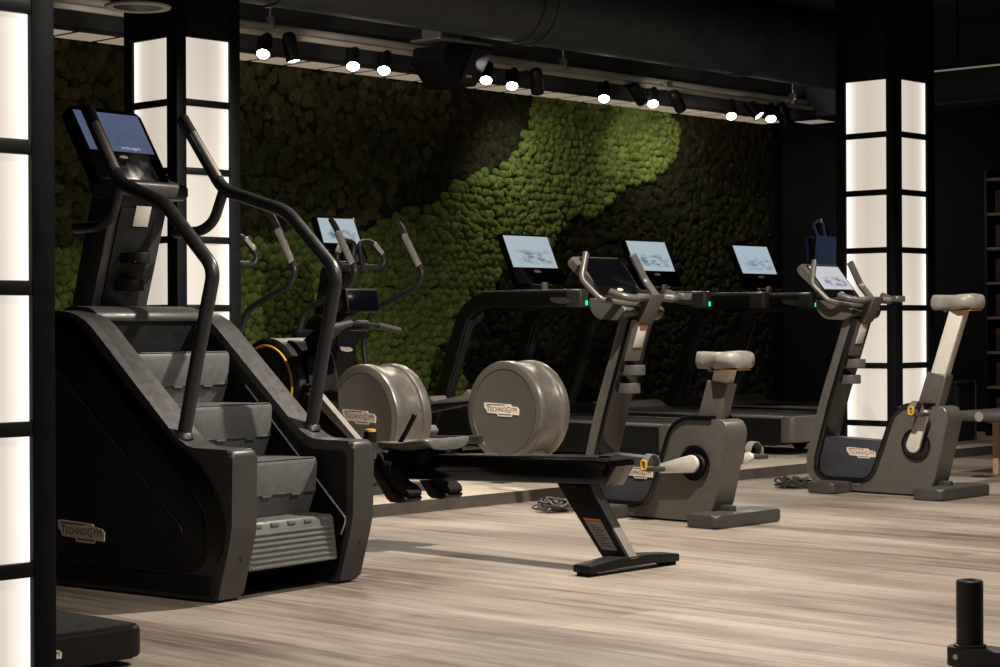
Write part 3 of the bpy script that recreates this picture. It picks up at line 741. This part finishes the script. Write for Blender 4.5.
    bm = N(); lathe(bm, [(-.19, 0), (-.19, .215), (-.175, .24), (.075, .24), (.09, .215), (.09, 0)], 'x', fc, 56); fw = obj('flywheel_housing', bm, mat('flywheel_grey', (.04, .038, .036), .4, metal=.3), t)
    for sg in (-1,):
        bm = N(); lathe(bm, [(sg * .188, .195), (sg * .198, .197), (sg * .200, .206), (sg * .188, .209)], 'x', fc, 56); obj('yellow_ring', bm, YELLOW, fw)
        bm = N(); lathe(bm, [(sg * .19, .195), (sg * .194, .19), (sg * .188, .10), (sg * .188, 0)], 'x', fc, 48); obj('side_grille', bm, BLACK, fw)
    P = fil([(2.10, .98), (2.04, .98), (1.93, .90), (1.90, .62), (1.98, .45), (2.3, .04), (2.48, .04), (2.48, .10), (2.25, .6)], .03, 4, True)
    obj('front_tower', extr(N(), P, 'x', -.13, .05, .012), BLACK, t)
    bm = N(); extr(bm, fil([(-.33, 2.36), (.33, 2.36), (.33, 2.48), (-.33, 2.48)], .02, 3, True), 'z', .0, .06, .01); obj('front_foot', bm, BLACK, t)
    # console arm, monitor, handle
    P = fil([(2.02, .93), (1.95, .97), (1.74, 1.10), (1.70, 1.20), (1.735, 1.20), (1.80, 1.12), (2.0, 1.02), (2.08, .98)], .02, 3, True)
    obj('console_arm', extr(N(), P, 'x', -.035, .035, .008), BLACK, t)
    bm = N(); box(bm, (0, 1.685, 1.172), (.215, .035, .118), .010, 3, rot=Matrix.Rotation(-.15, 4, 'X')); mo = obj('monitor', bm, BLACK, t)
    bm = N(); box(bm, (0, 1.667, 1.172), (.195, .004, .10), .001, rot=Matrix.Rotation(-.15, 4, 'X')); obj('monitor_screen', bm, DISPOFF, mo)
    bm = N(); tube(bm, [(-.25, 1.63, 1.045), (-.14, 1.64, 1.064), (.04, 1.64, 1.055), (.21, 1.63, 1.028)], .0105, .08, 12); hd = obj('pull_handle', bm, BLACK, t)
    for sg in (-1, 1):
        bm = N(); tube(bm, [(sg * .09 - .02, 1.638, 1.057 - sg * .006), (sg * .225 - .02, 1.63, 1.033 - sg * .008)], .0165, 0, 12); obj('handle_grip', bm, mat('grip_grey', (.035, .034, .032), .5), hd)
    bm = N(); box(bm, (0, 1.70, 1.05), (.06, .10, .05), .01); obj('handle_dock', bm, DARK, t)
rower()

# ------------------------------------------------------------------ cross trainers
def trainer(U0, label, disp, rz=0.0):
    t = thing('cross_trainer', label, 'cross trainer', (U0, 8.36, .07), rz, group='cross trainers on the raised platform')
    dc = (0, 0, .436); q = 1.112; wq = .87
    pr = [(-.153, 0), (-.153, .237), (-.154, .240), (-.157, .242), (-.157, .274), (-.152, .283), (-.140, .287), (-.092, .287), (-.086, .285), (-.080, .278), (-.074, .272), (-.055, .269)]
    bm = N(); lathe(bm, [(a * wq, r * q) for a, r in pr] + [(.0, .268 * q)] + [(-a * wq, r * q) for a, r in pr[::-1]], 'x', dc, 80)
    d = obj('flywheel_drum', bm, DRUMM, t, 25)
    for sg in (-1, 1):
        bm = N(); lathe(bm, [(sg * .1530 * wq, .236 * q), (sg * .1545 * wq, .237 * q), (sg * .1560 * wq, .2410 * q), (sg * .1535 * wq, .242 * q)], 'x', dc, 80); obj('groove', bm, INK, d)
    badge('maker_badge', d, mface((-.1335, .17, .405), *LEFTFACE), .30, .085)
    P = fil([(-.20, .40), (.20, .40), (.26, .02), (-.14, .02)], .02, 3, True)
    obj('drum_base', extr(N(), P, 'x', -.075, .075, .02, 3), DRUMM, t)
    bm = N(); extr(bm, fil([(-.28, -.12), (.28, -.12), (.28, .0), (-.28, .0)], .03, 4, True), 'z', 0, .05, .01); obj('rear_foot', bm, DARK, t)
    obj('base_beam', extr(N(), [(.1, .02), (1.95, .02), (1.95, .10), (.1, .12)], 'x', -.05, .05, .01), BLACK, t)
    bm = N(); extr(bm, fil([(-.30, 1.85), (.30, 1.85), (.30, 1.98), (-.30, 1.98)], .03, 4, True), 'z', 0, .06, .01); obj('front_foot', bm, BLACK, t)
    tw = fil([(1.66, .04), (1.95, .04), (1.93, .5), (1.86, 1.0), (1.76, 1.42), (1.66, 1.42), (1.62, 1.05), (1.60, .80), (1.70, .5)], .05, 4, True)
    tw = obj('tower', extr(N(), tw, 'x', -.085, .085, .02, 3), BLACK, t)
    badge('tower_badge', tw, mface((-.07, 1.597, .80), (1, 0, 0), (0, 0, 1), (0, -1, 0)), .11, .035)
    bm = N(); lathe(bm, [(-.14, 0), (-.14, .13), (-.12, .14), (.12, .14), (.14, .13), (.14, 0)], 'x', (0, 1.76, .92), 40); obj('pivot_housing', bm, BLACK, t)
    bm = N(); box(bm, (0, 1.60, 1.19), (.075, .02, .09), .004); box(bm, (.0, 1.588, 1.165), (.05, .004, .03), .001, mi=1); obj('instruction_label', bm, [BLACK, LABELM], t)
    a = Vector((0, 1.585, 1.425)); b = Vector((0, 1.725, 1.738)); up = (b - a).normalized(); H = (b - a).length
    Mx = mface(a, (1, 0, 0), up, Vector((1, 0, 0)).cross(up))
    bm = N(); extr(bm, fil([(-.195, 0), (.185, 0), (.185, H), (-.195, H)], .02, 4, True), 'z', -.04, 0, .006); bmesh.ops.transform(bm, matrix=Mx, verts=bm.verts); cs = obj('console', bm, GLOSS, t)
    bm = N(); quad(bm, *[Mx @ Vector(p) for p in ((-.178, .135, .002), (.168, .135, .002), (.168, H - .018, .002), (-.168, H - .018, .002))]); obj('display', bm, disp, cs)
    bm = N(); box(bm, (0, 1.62, 1.40), (.20, .12, .05), .012); obj('console_neck', bm, DARK, t)
    for sg in (-1, 1):
        P = [(sg * .05, 1.50, 1.385), (sg * .205, 1.46, 1.38), (sg * .225, 1.46, 1.44), (sg * .13, 1.50, 1.565), (sg * .02, 1.50, 1.55)]
        if sg < 0: P = [(x, y, z) for x, y, z in P]
        f = obj('fixed_handle', tube(N(), P, .019, .04, 12, closed=True), TUBE, t)
        obj('pulse_plate', tube(N(), [(sg * .205, 1.468, 1.475), (sg * .15, 1.49, 1.545)], .0205, 0, 12), GRIP, f)
        bm = N(); box(bm, (sg * .07, 1.56, 1.37), (.05, .16, .04), .01); obj('handle_bracket', bm, DARK, f)
        u = sg * .31
        P = [(u, 1.415, 1.695), (u, 1.36, 1.625), (u, 1.165, 1.33), (u, 1.225, 1.245), (u, 1.68, 1.09), (u, 1.775, .89), (u, 1.70, .30)]
        m = obj('swing_arm', tube(N(), P, .0215, .07, 14), TUBE, t)
        obj('arm_grip', tube(N(), [(u - .006, 1.345, 1.60), (u - .006, 1.205, 1.39)], .0235, 0, 12), GRIP, m)
        bm = N(); lathe(bm, [(sg * .08, .035), (sg * .33, .035), (sg * .34, .02), (sg * .34, 0)], 'x', (0, 1.765, .92), 20); obj('arm_pivot', bm, BLACK, m)
        # pedal arms to the drum
        ph = .30 if sg < 0 else .60
        P = [(u * .72, .12, ph - .04), (u * .72, .75, ph - .04 - (.10 if sg > 0 else .02)), (u * .72, 1.70, .29)]
        pa = obj('pedal_arm', sweep(N(), P, rrect(.045, .05, .012), side=(1, 0, 0)), TUBE, t)
        zp = ph - .04 - (.10 if sg > 0 else .02)
        bm = N(); extr(bm, fil([(.56, zp + .06), (.60, zp + .10), (.64, zp + .055), (.92, zp + .01), (.95, zp + .05), (.97, zp - .01), (.60, zp + .02)], .012, 3, True), 'x', u * .72 - .075, u * .72 + .075, .008); obj('pedal', bm, mat('pedal_grey', (.16, .15, .14), .5), pa)
    return t
trainer(9.07, 'cross trainer left of the nearest treadmill, screen showing beside the rowing machine monitor', DISP[1])
trainer(7.86, 'cross trainer partly behind the column, its drum right beside the stair climber', DISP[0], math.radians(-2.5))

# ------------------------------------------------------------------ treadmills
def treadmill(U0, label, disp):
    t = thing('treadmill', label, 'treadmill', (U0, 8.35, .07), group='treadmills on the raised platform')
    P = fil([(-.04, .10), (-.04, .24), (-.02, .272), (1.55, .282), (1.78, .30), (1.86, .36), (2.18, .33), (2.30, .20), (2.30, .07), (.1, .07)], .03, 4, True)
    dk = obj('deck', extr(N(), P, 'x', -.42, .42, .015, 3), BLACK, t)
    bm = N(); box(bm, (0, .83, .280), (.56, 1.62, .012), .004); obj('running_belt', bm, SOFT, dk)
    cap = mat('endcap', (.13, .12, .11), .42, metal=.35)
    bm = N(); extr(bm, fil([(-.43, -.075), (.43, -.075), (.43, .04), (-.43, .04)], [.06, .06, .01, .01], 5, True), 'z', .10, .288, .02, 3); obj('rear_end_cap', bm, cap, dk)
    for sg in (-1, 1):
        bm = N(); box(bm, (sg * .345, .83, .284), (.12, 1.60, .02), .007); box(bm, (sg * .408, .83, .282), (.022, 1.62, .022), .008, mi=1); obj('foot_rail', bm, [BLACK, mat('lit_edge_grey', (.18, .17, .155), .4, metal=.35)], dk)  # narrow pale strip paints the lit outer edge of the black rail
        bm = N(); lathe(bm, [(-.03, 0), (-.03, .05), (.03, .05), (.03, 0)], 'x', (sg * .34, .40, .05), 24); box(bm, (sg * .34, .40, .09), (.05, .06, .06), .005); obj('rear_wheel', bm, SOFT, dk)
        bm = N(); box(bm, (sg * .34, 2.1, .035), (.08, .1, .07), .006); obj('front_foot', bm, SOFT, dk)
        u = sg * .385
        P = fil([(u, 2.27, .20), (u, 2.09, .62), (u, 1.93, 1.06), (u, 1.74, 1.168), (u, .775, 1.168)], [.1, .05, .10, .22, 0], 8)
        h = obj('upright', sweep(N(), P, rrect(.085, .125, .025, 4), side=(1, 0, 0)), mat('treadmill_black', (.006, .006, .0065), .36, var=.1), t)
        bm = N(); box(bm, (u, .81, 1.168), (.094, .15, .134), .022, 3); obj('rail_tip', bm, mat('tip_grey', (.07, .066, .06), .38, metal=.3), h)
        bm = N(); box(bm, (u, 1.31, 1.230), (.08, .86, .012), .005); obj('rail_cover', bm, mat('lit_cover_grey', (.17, .16, .145), .4, metal=.3), h)  # paler plate: light falling on the handrail top put into its colour
        if sg < 0:
            bm = N(); box(bm, (u + .012, .733, 1.135), (.020, .012, .034), .004); obj('status_light', bm, LED, h)
            badge('maker_badge', h, mface((u - .0435, 1.03, 1.13), *LEFTFACE), .19, .05, plate=mat('badge_dim', (.10, .092, .084), .5))
        bm = N(); sweep(bm, [(u, 2.185, .22), (u, 2.02, .60), (u, 1.865, 1.02)], rrect(.06, .012, .004), side=(1, 0, 0)); obj('inner_strip', bm, mat('strip_dark', (.05, .052, .056), .3, metal=.4), h)
    bm = N(); extr(bm, fil([(1.40, 1.10), (1.43, 1.20), (1.54, 1.235), (1.74, 1.20), (1.76, 1.12), (1.65, 1.08)], .03, 4, True), 'x', -.345, .345, .012); obj('console_bridge', bm, BLACK, t)
    a = Vector((0, 1.50, 1.285)); b = Vector((0, 1.675, 1.67)); up = (b - a).normalized(); H = (b - a).length
    Mx = mface(a, (1, 0, 0), up, Vector((1, 0, 0)).cross(up))
    bm = N(); extr(bm, fil([(-.275, 0), (.275, 0), (.275, H), (-.275, H)], .02, 4, True), 'z', -.04, 0, .006); bmesh.ops.transform(bm, matrix=Mx, verts=bm.verts); cs = obj('console', bm, CONS, t)
    bm = N(); quad(bm, *[Mx @ Vector(p) for p in ((-.25, .14, .002), (.25, .14, .002), (.25, H - .018, .002), (-.25, H - .018, .002))]); obj('display', bm, disp, cs)
    bm = N(); extr(bm, [(.04 * math.cos(k * PI / 8), .108 + .012 * math.sin(k * PI / 8)) for k in range(16)], 'z', .001, .004); bmesh.ops.transform(bm, matrix=Mx, verts=bm.verts); obj('logo_mark', bm, PALE, cs)
    bm = N(); box(bm, (0, 1.55, 1.24), (.24, .14, .09), .015); obj('console_neck', bm, BLACK, t)
    bm = N(); box(bm, (-.02, 1.45, 1.265), (.05, .03, .07), .008); obj('stop_switch', bm, mat('switch', (.45, .36, .27), .4, metal=.3), t)
    return t
treadmill(10.95, 'nearest treadmill, its screen above the right-hand trainer drum, green light on the rail', DISP[0])
treadmill(12.40, 'middle treadmill, between the two exercise bikes, screen behind the tan bike console', DISP[1])
treadmill(13.84, 'farthest treadmill, its screen nearest the blue bag and right column', DISP[2])

# ------------------------------------------------------------------ ceiling services
# round duct
a = Vector((2.8, 9.70, 3.41)); b = Vector((15.6, 9.53, 3.40)); dr = (b - a).normalized(); Ln = (b - a).length
R = dr.to_track_quat('Z', 'Y').to_matrix().to_4x4(); R.translation = a
t = thing('air_duct', 'big round grey air duct under the black ceiling', 'air duct', tuple(a))
R0 = R.copy(); R0.translation = (0, 0, 0)
bm = N(); lathe(bm, [(0, 0), (0, .30), (Ln, .30), (Ln, 0)], 'z', (0, 0, 0), 64); bmesh.ops.transform(bm, matrix=R0, verts=bm.verts); obj('duct_pipe', bm, DUCTM, t)
for s in (1.2, 3.4, 5.3, 7.6, 7.74, 10.2, 10.30):
    bm = N(); lathe(bm, [(s, .299), (s, .312), (s + .035, .312), (s + .035, .299)], 'z', (0, 0, 0), 64); bmesh.ops.transform(bm, matrix=R0, verts=bm.verts); obj('duct_band', bm, DUCTM, t)
for s in (2.0, 6.0, 10.5):
    bm = N(); p = R0 @ Vector((0, 0, s)); tube(bm, [(p.x, p.y, .28), (p.x, p.y, .36)], .02, 0, 8); obj('duct_hanger', bm, BLACK, t)
# pipe and lighting track
t = thing('ceiling_pipe', 'long pale grey pipe in front of the moss wall bulkhead', 'pipe', (0, 10.5, 3.14))
bm = N(); tube(bm, [(4.2, 0, 0), (15.5, 0, 0)], .027, 0, 16); obj('pipe', bm, PIPEM, t)
for x in (8.85, 11.95, 15.2):
    bm = N(); box(bm, (x, 0, .03), (.03, .075, .09), .006); tube(bm, [(x, 0, .05), (x, 0, .61)], .008, 0, 8); obj('pipe_clamp', bm, SILVER, t)
t = thing('light_track', 'grey spotlight track below the ceiling pipe', 'light track', (0, 10.42, 3.075))
bm = N(); box(bm, (9.85, 0, 0), (11.1, .035, .035), .004); obj('track_bar', bm, PIPEM, t)
for x in (5.5, 8.3, 10.9, 13.2, 15.1):
    bm = N(); box(bm, (x, .04, .035), (.02, .1, .05), .004); obj('track_bracket', bm, SILVER, t)
# spotlights: position of the lens, tilt (du, dv per unit down)
SG = 'black track spotlights above the moss wall'
def spot(u, v, z, k, r, lit, label, power):
    d = Vector((-.729 * k + .6845 * r, -.6845 * k - .729 * r, -1)).normalized()                    # beam direction
    lens = Vector((u, v, z)); topc = lens - d * .19
    t = thing('track_spotlight', label, 'spotlight', (topc.x, topc.y, 3.058), group=SG)
    o0 = Vector((topc.x, topc.y, 3.058))
    Q = d.to_track_quat('Z', 'Y').to_matrix().to_4x4(); Q.translation = topc - o0
    bm = N(); lathe(bm, [(-.02, 0), (-.02, .03), (.0, .048), (.03, .053), (.19, .053), (.19, .046), (.178, .044)], 'z', (0, 0, 0), 28); bmesh.ops.transform(bm, matrix=Q, verts=bm.verts); obj('lamp_body', bm, BLACK, t)
    bm = N(); lathe(bm, [(.180, 0), (.180, .0445)], 'z', (0, 0, 0), 28); bmesh.ops.transform(bm, matrix=Q, verts=bm.verts); obj('lens', bm, LENS, t)
    bm = N(); tube(bm, [(0, 10.42 - topc.y, .0), tuple(topc - o0 + d * .03)], .012, 0, 8); obj('stem', bm, BLACK, t)
    if lit:
        l = bpy.data.lights.new('spot_beam', 'SPOT'); l.energy = power; l.color = (1.0, .88, .72); l.spot_size = math.radians(75 if lit == 1 else 125); l.spot_blend = .8 if lit == 1 else 1.0; l.shadow_soft_size = .04
        lo = bpy.data.objects.new('spot_beam', l); C.objects.link(lo); lo.parent = t
        M = (-d).to_track_quat('Z', 'Y').to_matrix().to_4x4(); M.translation = lens - o0 + d * .02; lo.matrix_local = M
DN = (-.10, -.42)
for (u, z, k, r, lit, lab) in (
    (8.656, 2.915, .95, -.02, 1, 'lit spotlight at the left end of the row, beside the column'),
    (8.935, 2.891, .10, .22, 4, 'second spotlight from the left, seen side-on with a thin bright rim'),
    (9.492, 2.908, .95, .08, 1, 'third spotlight from the left, lit, halfway from column to speaker'),
    (9.797, 2.907, .95, -.02, 1, 'fourth spotlight from the left, lit, just left of the hanging speaker'),
    (10.877, 2.930, .95, -.06, 1, 'lit spotlight just right of the hanging speaker'),
    (11.171, 2.912, .95, -.02, 1, 'second lit spotlight right of the hanging speaker'),
    (11.47, 2.890, -.70, .10, 2, 'dark upright spotlight at the upper left corner of the bright moss'),
    (12.283, 2.903, .95, -.06, 1, 'lone lit spotlight above the middle of the bright moss'),
    (12.78, 2.925, -1.2, .75, 2, 'dark slanted spotlight between two lit ones over the bright moss'),
    (12.926, 2.912, .95, .02, 1, 'lit spotlight between the two dark slanted ones'),
    (13.31, 2.903, -1.1, .65, 2, 'dark slanted spotlight at the right edge of the bright moss'),
    (14.037, 2.891, .95, .0, 1, 'lit spotlight left of the last cluster over the dark moss'),
    (14.46, 2.926, .45, .75, 3, 'spotlight turned sideways, its lit lens an edge-on sliver, near the right end'),
    (14.639, 2.912, .95, .0, 1, 'last brightly lit spotlight at the right end of the row'),
    (14.875, 2.875, -.1, .25, 3, 'dark spotlight at the far right end of the row')):
    spot(u, 10.35, z, k, r, lit, lab, {1: 32, 2: 34, 3: 10, 4: 20}[lit])
# hanging loudspeaker
t = thing('ceiling_speaker', 'black wedge-shaped loudspeaker hanging under the duct', 'speaker', (10.3, 10.15, 3.12))
bm = N()
P = [(-.20, -.02), (.31, .0), (.12, -.30), (-.07, -.31), (-.23, -.14)]
extr(bm, P, 'y', -.13, .20, .006); obj('cabinet', bm, BLACK, t)
bm = N(); extr(bm, [(.10, -.02), (.30, -.02), (.115, -.29), (-.06, -.295)], 'y', -.145, -.13, .004); g = obj('grille', bm, mat('grille_grey', (.035, .036, .038), .6), t)
bm = N(); box(bm, (.03, -.148, -.235), (.055, .004, .018), .001); obj('speaker_badge', bm, BADGE, g)
bm = N(); box(bm, (.0, 0, .02), (.56, .30, .02), .004); box(bm, (-.2, 0, .13), (.02, .2, .22)); box(bm, (.22, 0, .13), (.02, .2, .22)); obj('mounting_bracket', bm, mat('bracket_grey', (.28, .275, .27), .35, metal=.5), t)
# round diffuser hanging in front of the left-hand column
t = thing('ceiling_diffuser', 'round pale-rimmed ceiling diffuser above the stair climber', 'ceiling diffuser', (6.27, 8.53, 2.75))
bm = N(); lathe(bm, [(.004, .13), (-.004, .15), (.0, .174), (.010, .177), (.016, .165), (.016, .13)], 'z', (0, 0, 0), 48); obj('rim', bm, mat('rim_pale', (.42, .40, .38), .5), t)
bm = N(); lathe(bm, [(.006, 0), (.006, .14), (.02, .15), (.06, .12), (1.0, .12), (1.0, 0)], 'z', (0, 0, 0), 40); obj('neck', bm, BLACK, t)
# dark beam and thin lamp right of the far column
t = thing('ceiling_beam', 'dark square beam under the ceiling right of the far column', 'beam', (14.4, 7.6, 3.06))
bm = N(); box(bm, (0, 0, 0), (.30, 1.9, .30), .01); obj('beam', bm, mat('beam_dark', (.022, .028, .03), .7, var=.2), t)
for s in (-.7, .7):
    bm = N(); tube(bm, [(0, s, .14), (0, s, .69)], .012, 0, 8); obj('beam_hanger', bm, BLACK, t)
t = thing('linear_lamp', 'thin greenish linear lamp along the dark beam at upper right', 'lamp', (14.23, 7.6, 3.13))
bm = N(); box(bm, (0, 0, 0), (.025, 1.8, .03), .004); obj('lamp_housing', bm, BLACK, t)
bm = N(); box(bm, (-.015, 0, -.0), (.008, 1.7, .014), .002); obj('lamp_tube', bm, mat('tube_glow', (.2, .3, .2), .4, emit=(.45, .62, .38), estr=.25), t)

# ------------------------------------------------------------------ right-hand background
t = thing('storage_cabinet', 'low black cabinet on the platform behind the right-hand bike', 'cabinet', (14.465, 8.28, .07))
bm = N(); box(bm, (0, .30, .24), (.28, .60, .48), .008); obj('body', bm, mat('cabinet_black', (.016, .019, .021), .5), t)
bm = N(); box(bm, (0, .30, .487), (.30, .62, .018), .004); obj('top', bm, mat('cab_top', (.05, .055, .06), .4), t)
for s in (0,):
    bm = N(); box(bm, (s * .15, -.006, .24), (.265, .014, .44), .004); dd = obj('door', bm, mat('cabinet_black', (.016, .019, .021), .5), t)
    bm = N(); box(bm, (-.09, -.02, .28), (.012, .014, .10), .003); obj('handle', bm, BLACK, dd)
bm = N(); tube(bm, [(.15, -.01, .0), (.15, -.01, .50)], .009, 0, 8); obj('corner_rail', bm, DARK, t)
# tall dark rack of wooden boxes
t = thing('display_rack', 'tall dark rack with brown shelves at the right edge', 'rack', (15.42, 8.22, .07))
for sy in (-.28, .28):
    bm = N(); box(bm, (0, sy, 1.15), (.42, .03, 2.3), .004); obj('side_post', bm, BLACK, t)
for k in range(8):
    z = .12 + k * .30
    bm = N(); box(bm, (0, 0, z), (.42, .55, .025), .004); obj('shelf', bm, mat('shelf_edge', (.20, .15, .11), .5, var=.2), t)
for k in range(7):
    bm = N(); box(bm, (15.42 + .02, 8.22, .07 + .133 + k * .30 + .10), (.34, .46, .20), .012); o = obj('wooden_box', bm, WOODB)
    tag(o, 'brown wooden box on the %s shelf of the tall rack at the right edge' % ('lowest', 'second lowest', 'third lowest', 'middle', 'third highest', 'second highest', 'highest')[k], 'box', 'brown boxes on the tall rack')
# blue bag with its strap on a hook
t = thing('shoulder_bag', 'blue fabric bag hanging on the dark wall left of the far column', 'bag', (UE, 10.52, 2.02))
bm = N(); box(bm, (-.03, 0, .0), (.06, .02, .02), .004); box(bm, (-.055, 0, .012), (.012, .02, .04), .004); obj('wall_hook', bm, SILVER, t)
bm = N(); extr(bm, fil([(-.30, -.16), (.02, -.13), (.06, -.62), (-.32, -.62)], .03, 4, True), 'x', -.11, -.02, .025, 3); obj('bag_body', bm, BLUE, t)
bm = N(); sweep(bm, fil([(-.05, .03, -.16), (-.052, .09, -.02), (-.052, .04, .02), (-.052, -.02, -.0), (-.05, -.05, -.16)], .05, 5), rrect(.03, .008, .002)); obj('strap', bm, BLUE, t)
bm = N(); sweep(bm, fil([(-.055, .07, -.16), (-.055, .16, -.12), (-.055, .13, -.5), (-.055, .08, -.5)], .05, 5), rrect(.05, .008, .002)); obj('strap', bm, BLUE, t)
# padded bench at the right edge
t = thing('bench', 'dark padded bench with pale wooden legs at the right edge', 'bench', (11.75, 6.62, 0))
bm = N(); extr(bm, fil([(.0, .385), (.0, .455), (1.1, .455), (1.1, .385)], .033, 5, True), 'x', -.16, .16, .014, 3)
bmesh.ops.transform(bm, matrix=Matrix.Rotation(-PI / 2, 4, 'Z'), verts=bm.verts); pd = obj('pad', bm, mat('pad_grey', (.07, .068, .064), .6, var=.15), t)
bm = N(); lathe(bm, [(0, 0), (0, .03), (-.006, .033), (-.008, 0)], 'x', (-.002, .0, .42), 20); obj('pad_end', bm, PALE, pd)
for x in (.43, .96):
    for y in (-.11, .11):
        bm = N(); box(bm, (x, y, .193), (.045, .045, .386), .006); obj('leg', bm, LIGHTW, t)
# weight peg, lower right corner
t = thing('weight_peg', 'black upright weight peg on a low steel bar, lower right corner', 'weight peg', (5.235, 2.985, 0))
PE = mat('peg_black', (.012, .011, .010), .5, var=.2)
bm = N(); P = fil([(-.05, .06), (.05, .06), (.05, -1.0), (-.05, -1.0)], [.03, .03, .005, .005], 4, True); extr(bm, P, 'z', .02, .078, .006); bb = obj('base_bar', bm, PE, t)
bm = N(); lathe(bm, [(.078, .0), (.078, .040), (.274, .040), (.278, .036), (.278, .020), (.20, .018), (.20, 0)], 'z', (0, 0, 0), 36); obj('post', bm, PE, t)
bm = N(); lathe(bm, [(.078, .048), (.084, .048), (.086, .040)], 'z', (0, 0, 0), 28); obj('weld_collar', bm, PE, t)
for y in (.0, -.9):
    bm = N(); box(bm, (0, y, .011), (.07, .07, .022), .003); obj('rubber_foot', bm, SOFT, t)
bm = N(); lathe(bm, [(-.052, 0), (-.052, .008), (-.046, .009)], 'x', (0, .02, .05), 12); obj('bolt', bm, SILVER, t)
# low machine base by the left column
t = thing('machine_base', 'low black rounded machine base at lower left beside the nearest column', 'machine base', (3.365, 4.96, 0))
P = fil([(-.42, 0), (.30, 0), (.30, .75), (-.42, .75)], .05, 5, True)
bm = N(); extr(bm, P, 'z', .024, .122, .014, 3); mb = obj('platform', bm, BLACK, t)
bm = N(); extr(bm, fil([(-.40, .03), (.275, .03), (.275, .73), (-.40, .73)], .04, 5, True), 'z', .122, .126); obj('top_mat', bm, mat('mat_black', (.022, .022, .022), .7, var=.2, bump=.3), mb)
badge('maker_badge', mb, mface((-.155, -.001, .052), (1, 0, 0), (0, 0, 1), (0, -1, 0)), .145, .042)
for x in (-.33, .10):
    for y in (.14, .62):
        bm = N(); box(bm, (x, y, .013), (.16, .12, .026), .006); obj('rubber_foot', bm, SOFT, mb)
# loose cables in front of the bikes
def cable(u, v, seed, label):
    r = random.Random(seed); bm = N()
    for s in range(6):
        P = []; n = 16; a0 = r.uniform(0, 6)
        for i in range(n):
            a = a0 + i * r.uniform(.5, .9); q = r.uniform(.04, .13)
            P.append((q * 1.2 * math.cos(a), q * math.sin(a), .012 + (.5 + .5 * math.sin(i * 1.3 + s)) * r.uniform(.01, .075)))
        tube(bm, P, .0055, .05, 6)
    o = obj('power_cable', bm, CABLEM); o.location = (u, v, 0)
    tag(o, label, 'cable', 'tangled cables on the floor')
cable(8.20, 7.28, 4, 'tangled black cable on the floor behind the rowing machine leg')
cable(10.38, 7.17, 9, 'tangled black cable on the floor at the front foot of the grey bike')

# ------------------------------------------------------------------ light
W = bpy.data.worlds.new('room_dark'); bpy.context.scene.world = W; W.use_nodes = True
W.node_tree.nodes['Background'].inputs['Color'].default_value = (.45, .6, .75, 1); W.node_tree.nodes['Background'].inputs['Strength'].default_value = .012
def down(name, loc, tgt, power, size, cone, col=(1.0, .85, .68), blend=.5):
    l = bpy.data.lights.new(name, 'SPOT'); l.energy = power; l.color = col; l.shadow_soft_size = size; l.spot_size = math.radians(cone); l.spot_blend = blend
    o = bpy.data.objects.new(name, l); C.objects.link(o); o.location = loc
    o.rotation_euler = (Vector(tgt) - Vector(loc)).to_track_quat('-Z', 'Y').to_euler(); return o
for loc, tgt, pw, cone in (
    ((7.15, 4.9, 3.6), (7.6, 5.8, 0), 1040, 125),
    ((11.0, 4.8, 3.6), (10.8, 6.0, 0), 300, 90),
    ((4.9, 2.6, 3.6), (3.9, 4.8, 0), 430, 75),
    ((9.0, 1.6, 3.6), (8.0, 4.2, 0), 35, 100),
    ((7.9, 7.7, 3.6), (8.2, 8.1, 0), 420, 52)):
    down('ceiling_spot', loc, tgt, pw, .035, cone, (1.0, .90, .78))
for u in (7.6, 9.6, 11.6, 13.4):                             # added fill lamps without fixtures, only there to brighten the pipe
    down('pipe_fill', (u - 1.2, 9.98, 2.98), (u + 1.0, 10.5, 3.10), 22, .04, 46, (1.0, .90, .78), .9)

# ------------------------------------------------------------------ camera
cam = bpy.data.cameras.new('camera'); co = bpy.data.objects.new('camera', cam); C.objects.link(co)
cam.sensor_width = 36; cam.lens = 1950 * 36 / 1000; cam.shift_y = -.0085; cam.clip_end = 100; cam.clip_start = .1
TH = math.radians(46.8)
co.matrix_world = Matrix.Translation((0, 0, 1.05)) @ Matrix.Rotation(-TH, 4, 'Z') @ Matrix.Rotation(PI / 2, 4, 'X') @ Matrix.Rotation(-.0045, 4, 'Z')
S = bpy.context.scene; S.camera = co
S.view_settings.view_transform = 'Standard'; S.view_settings.look = 'None'; S.view_settings.gamma = 1; S.view_settings.use_curve_mapping = False; S.view_settings.exposure = 0
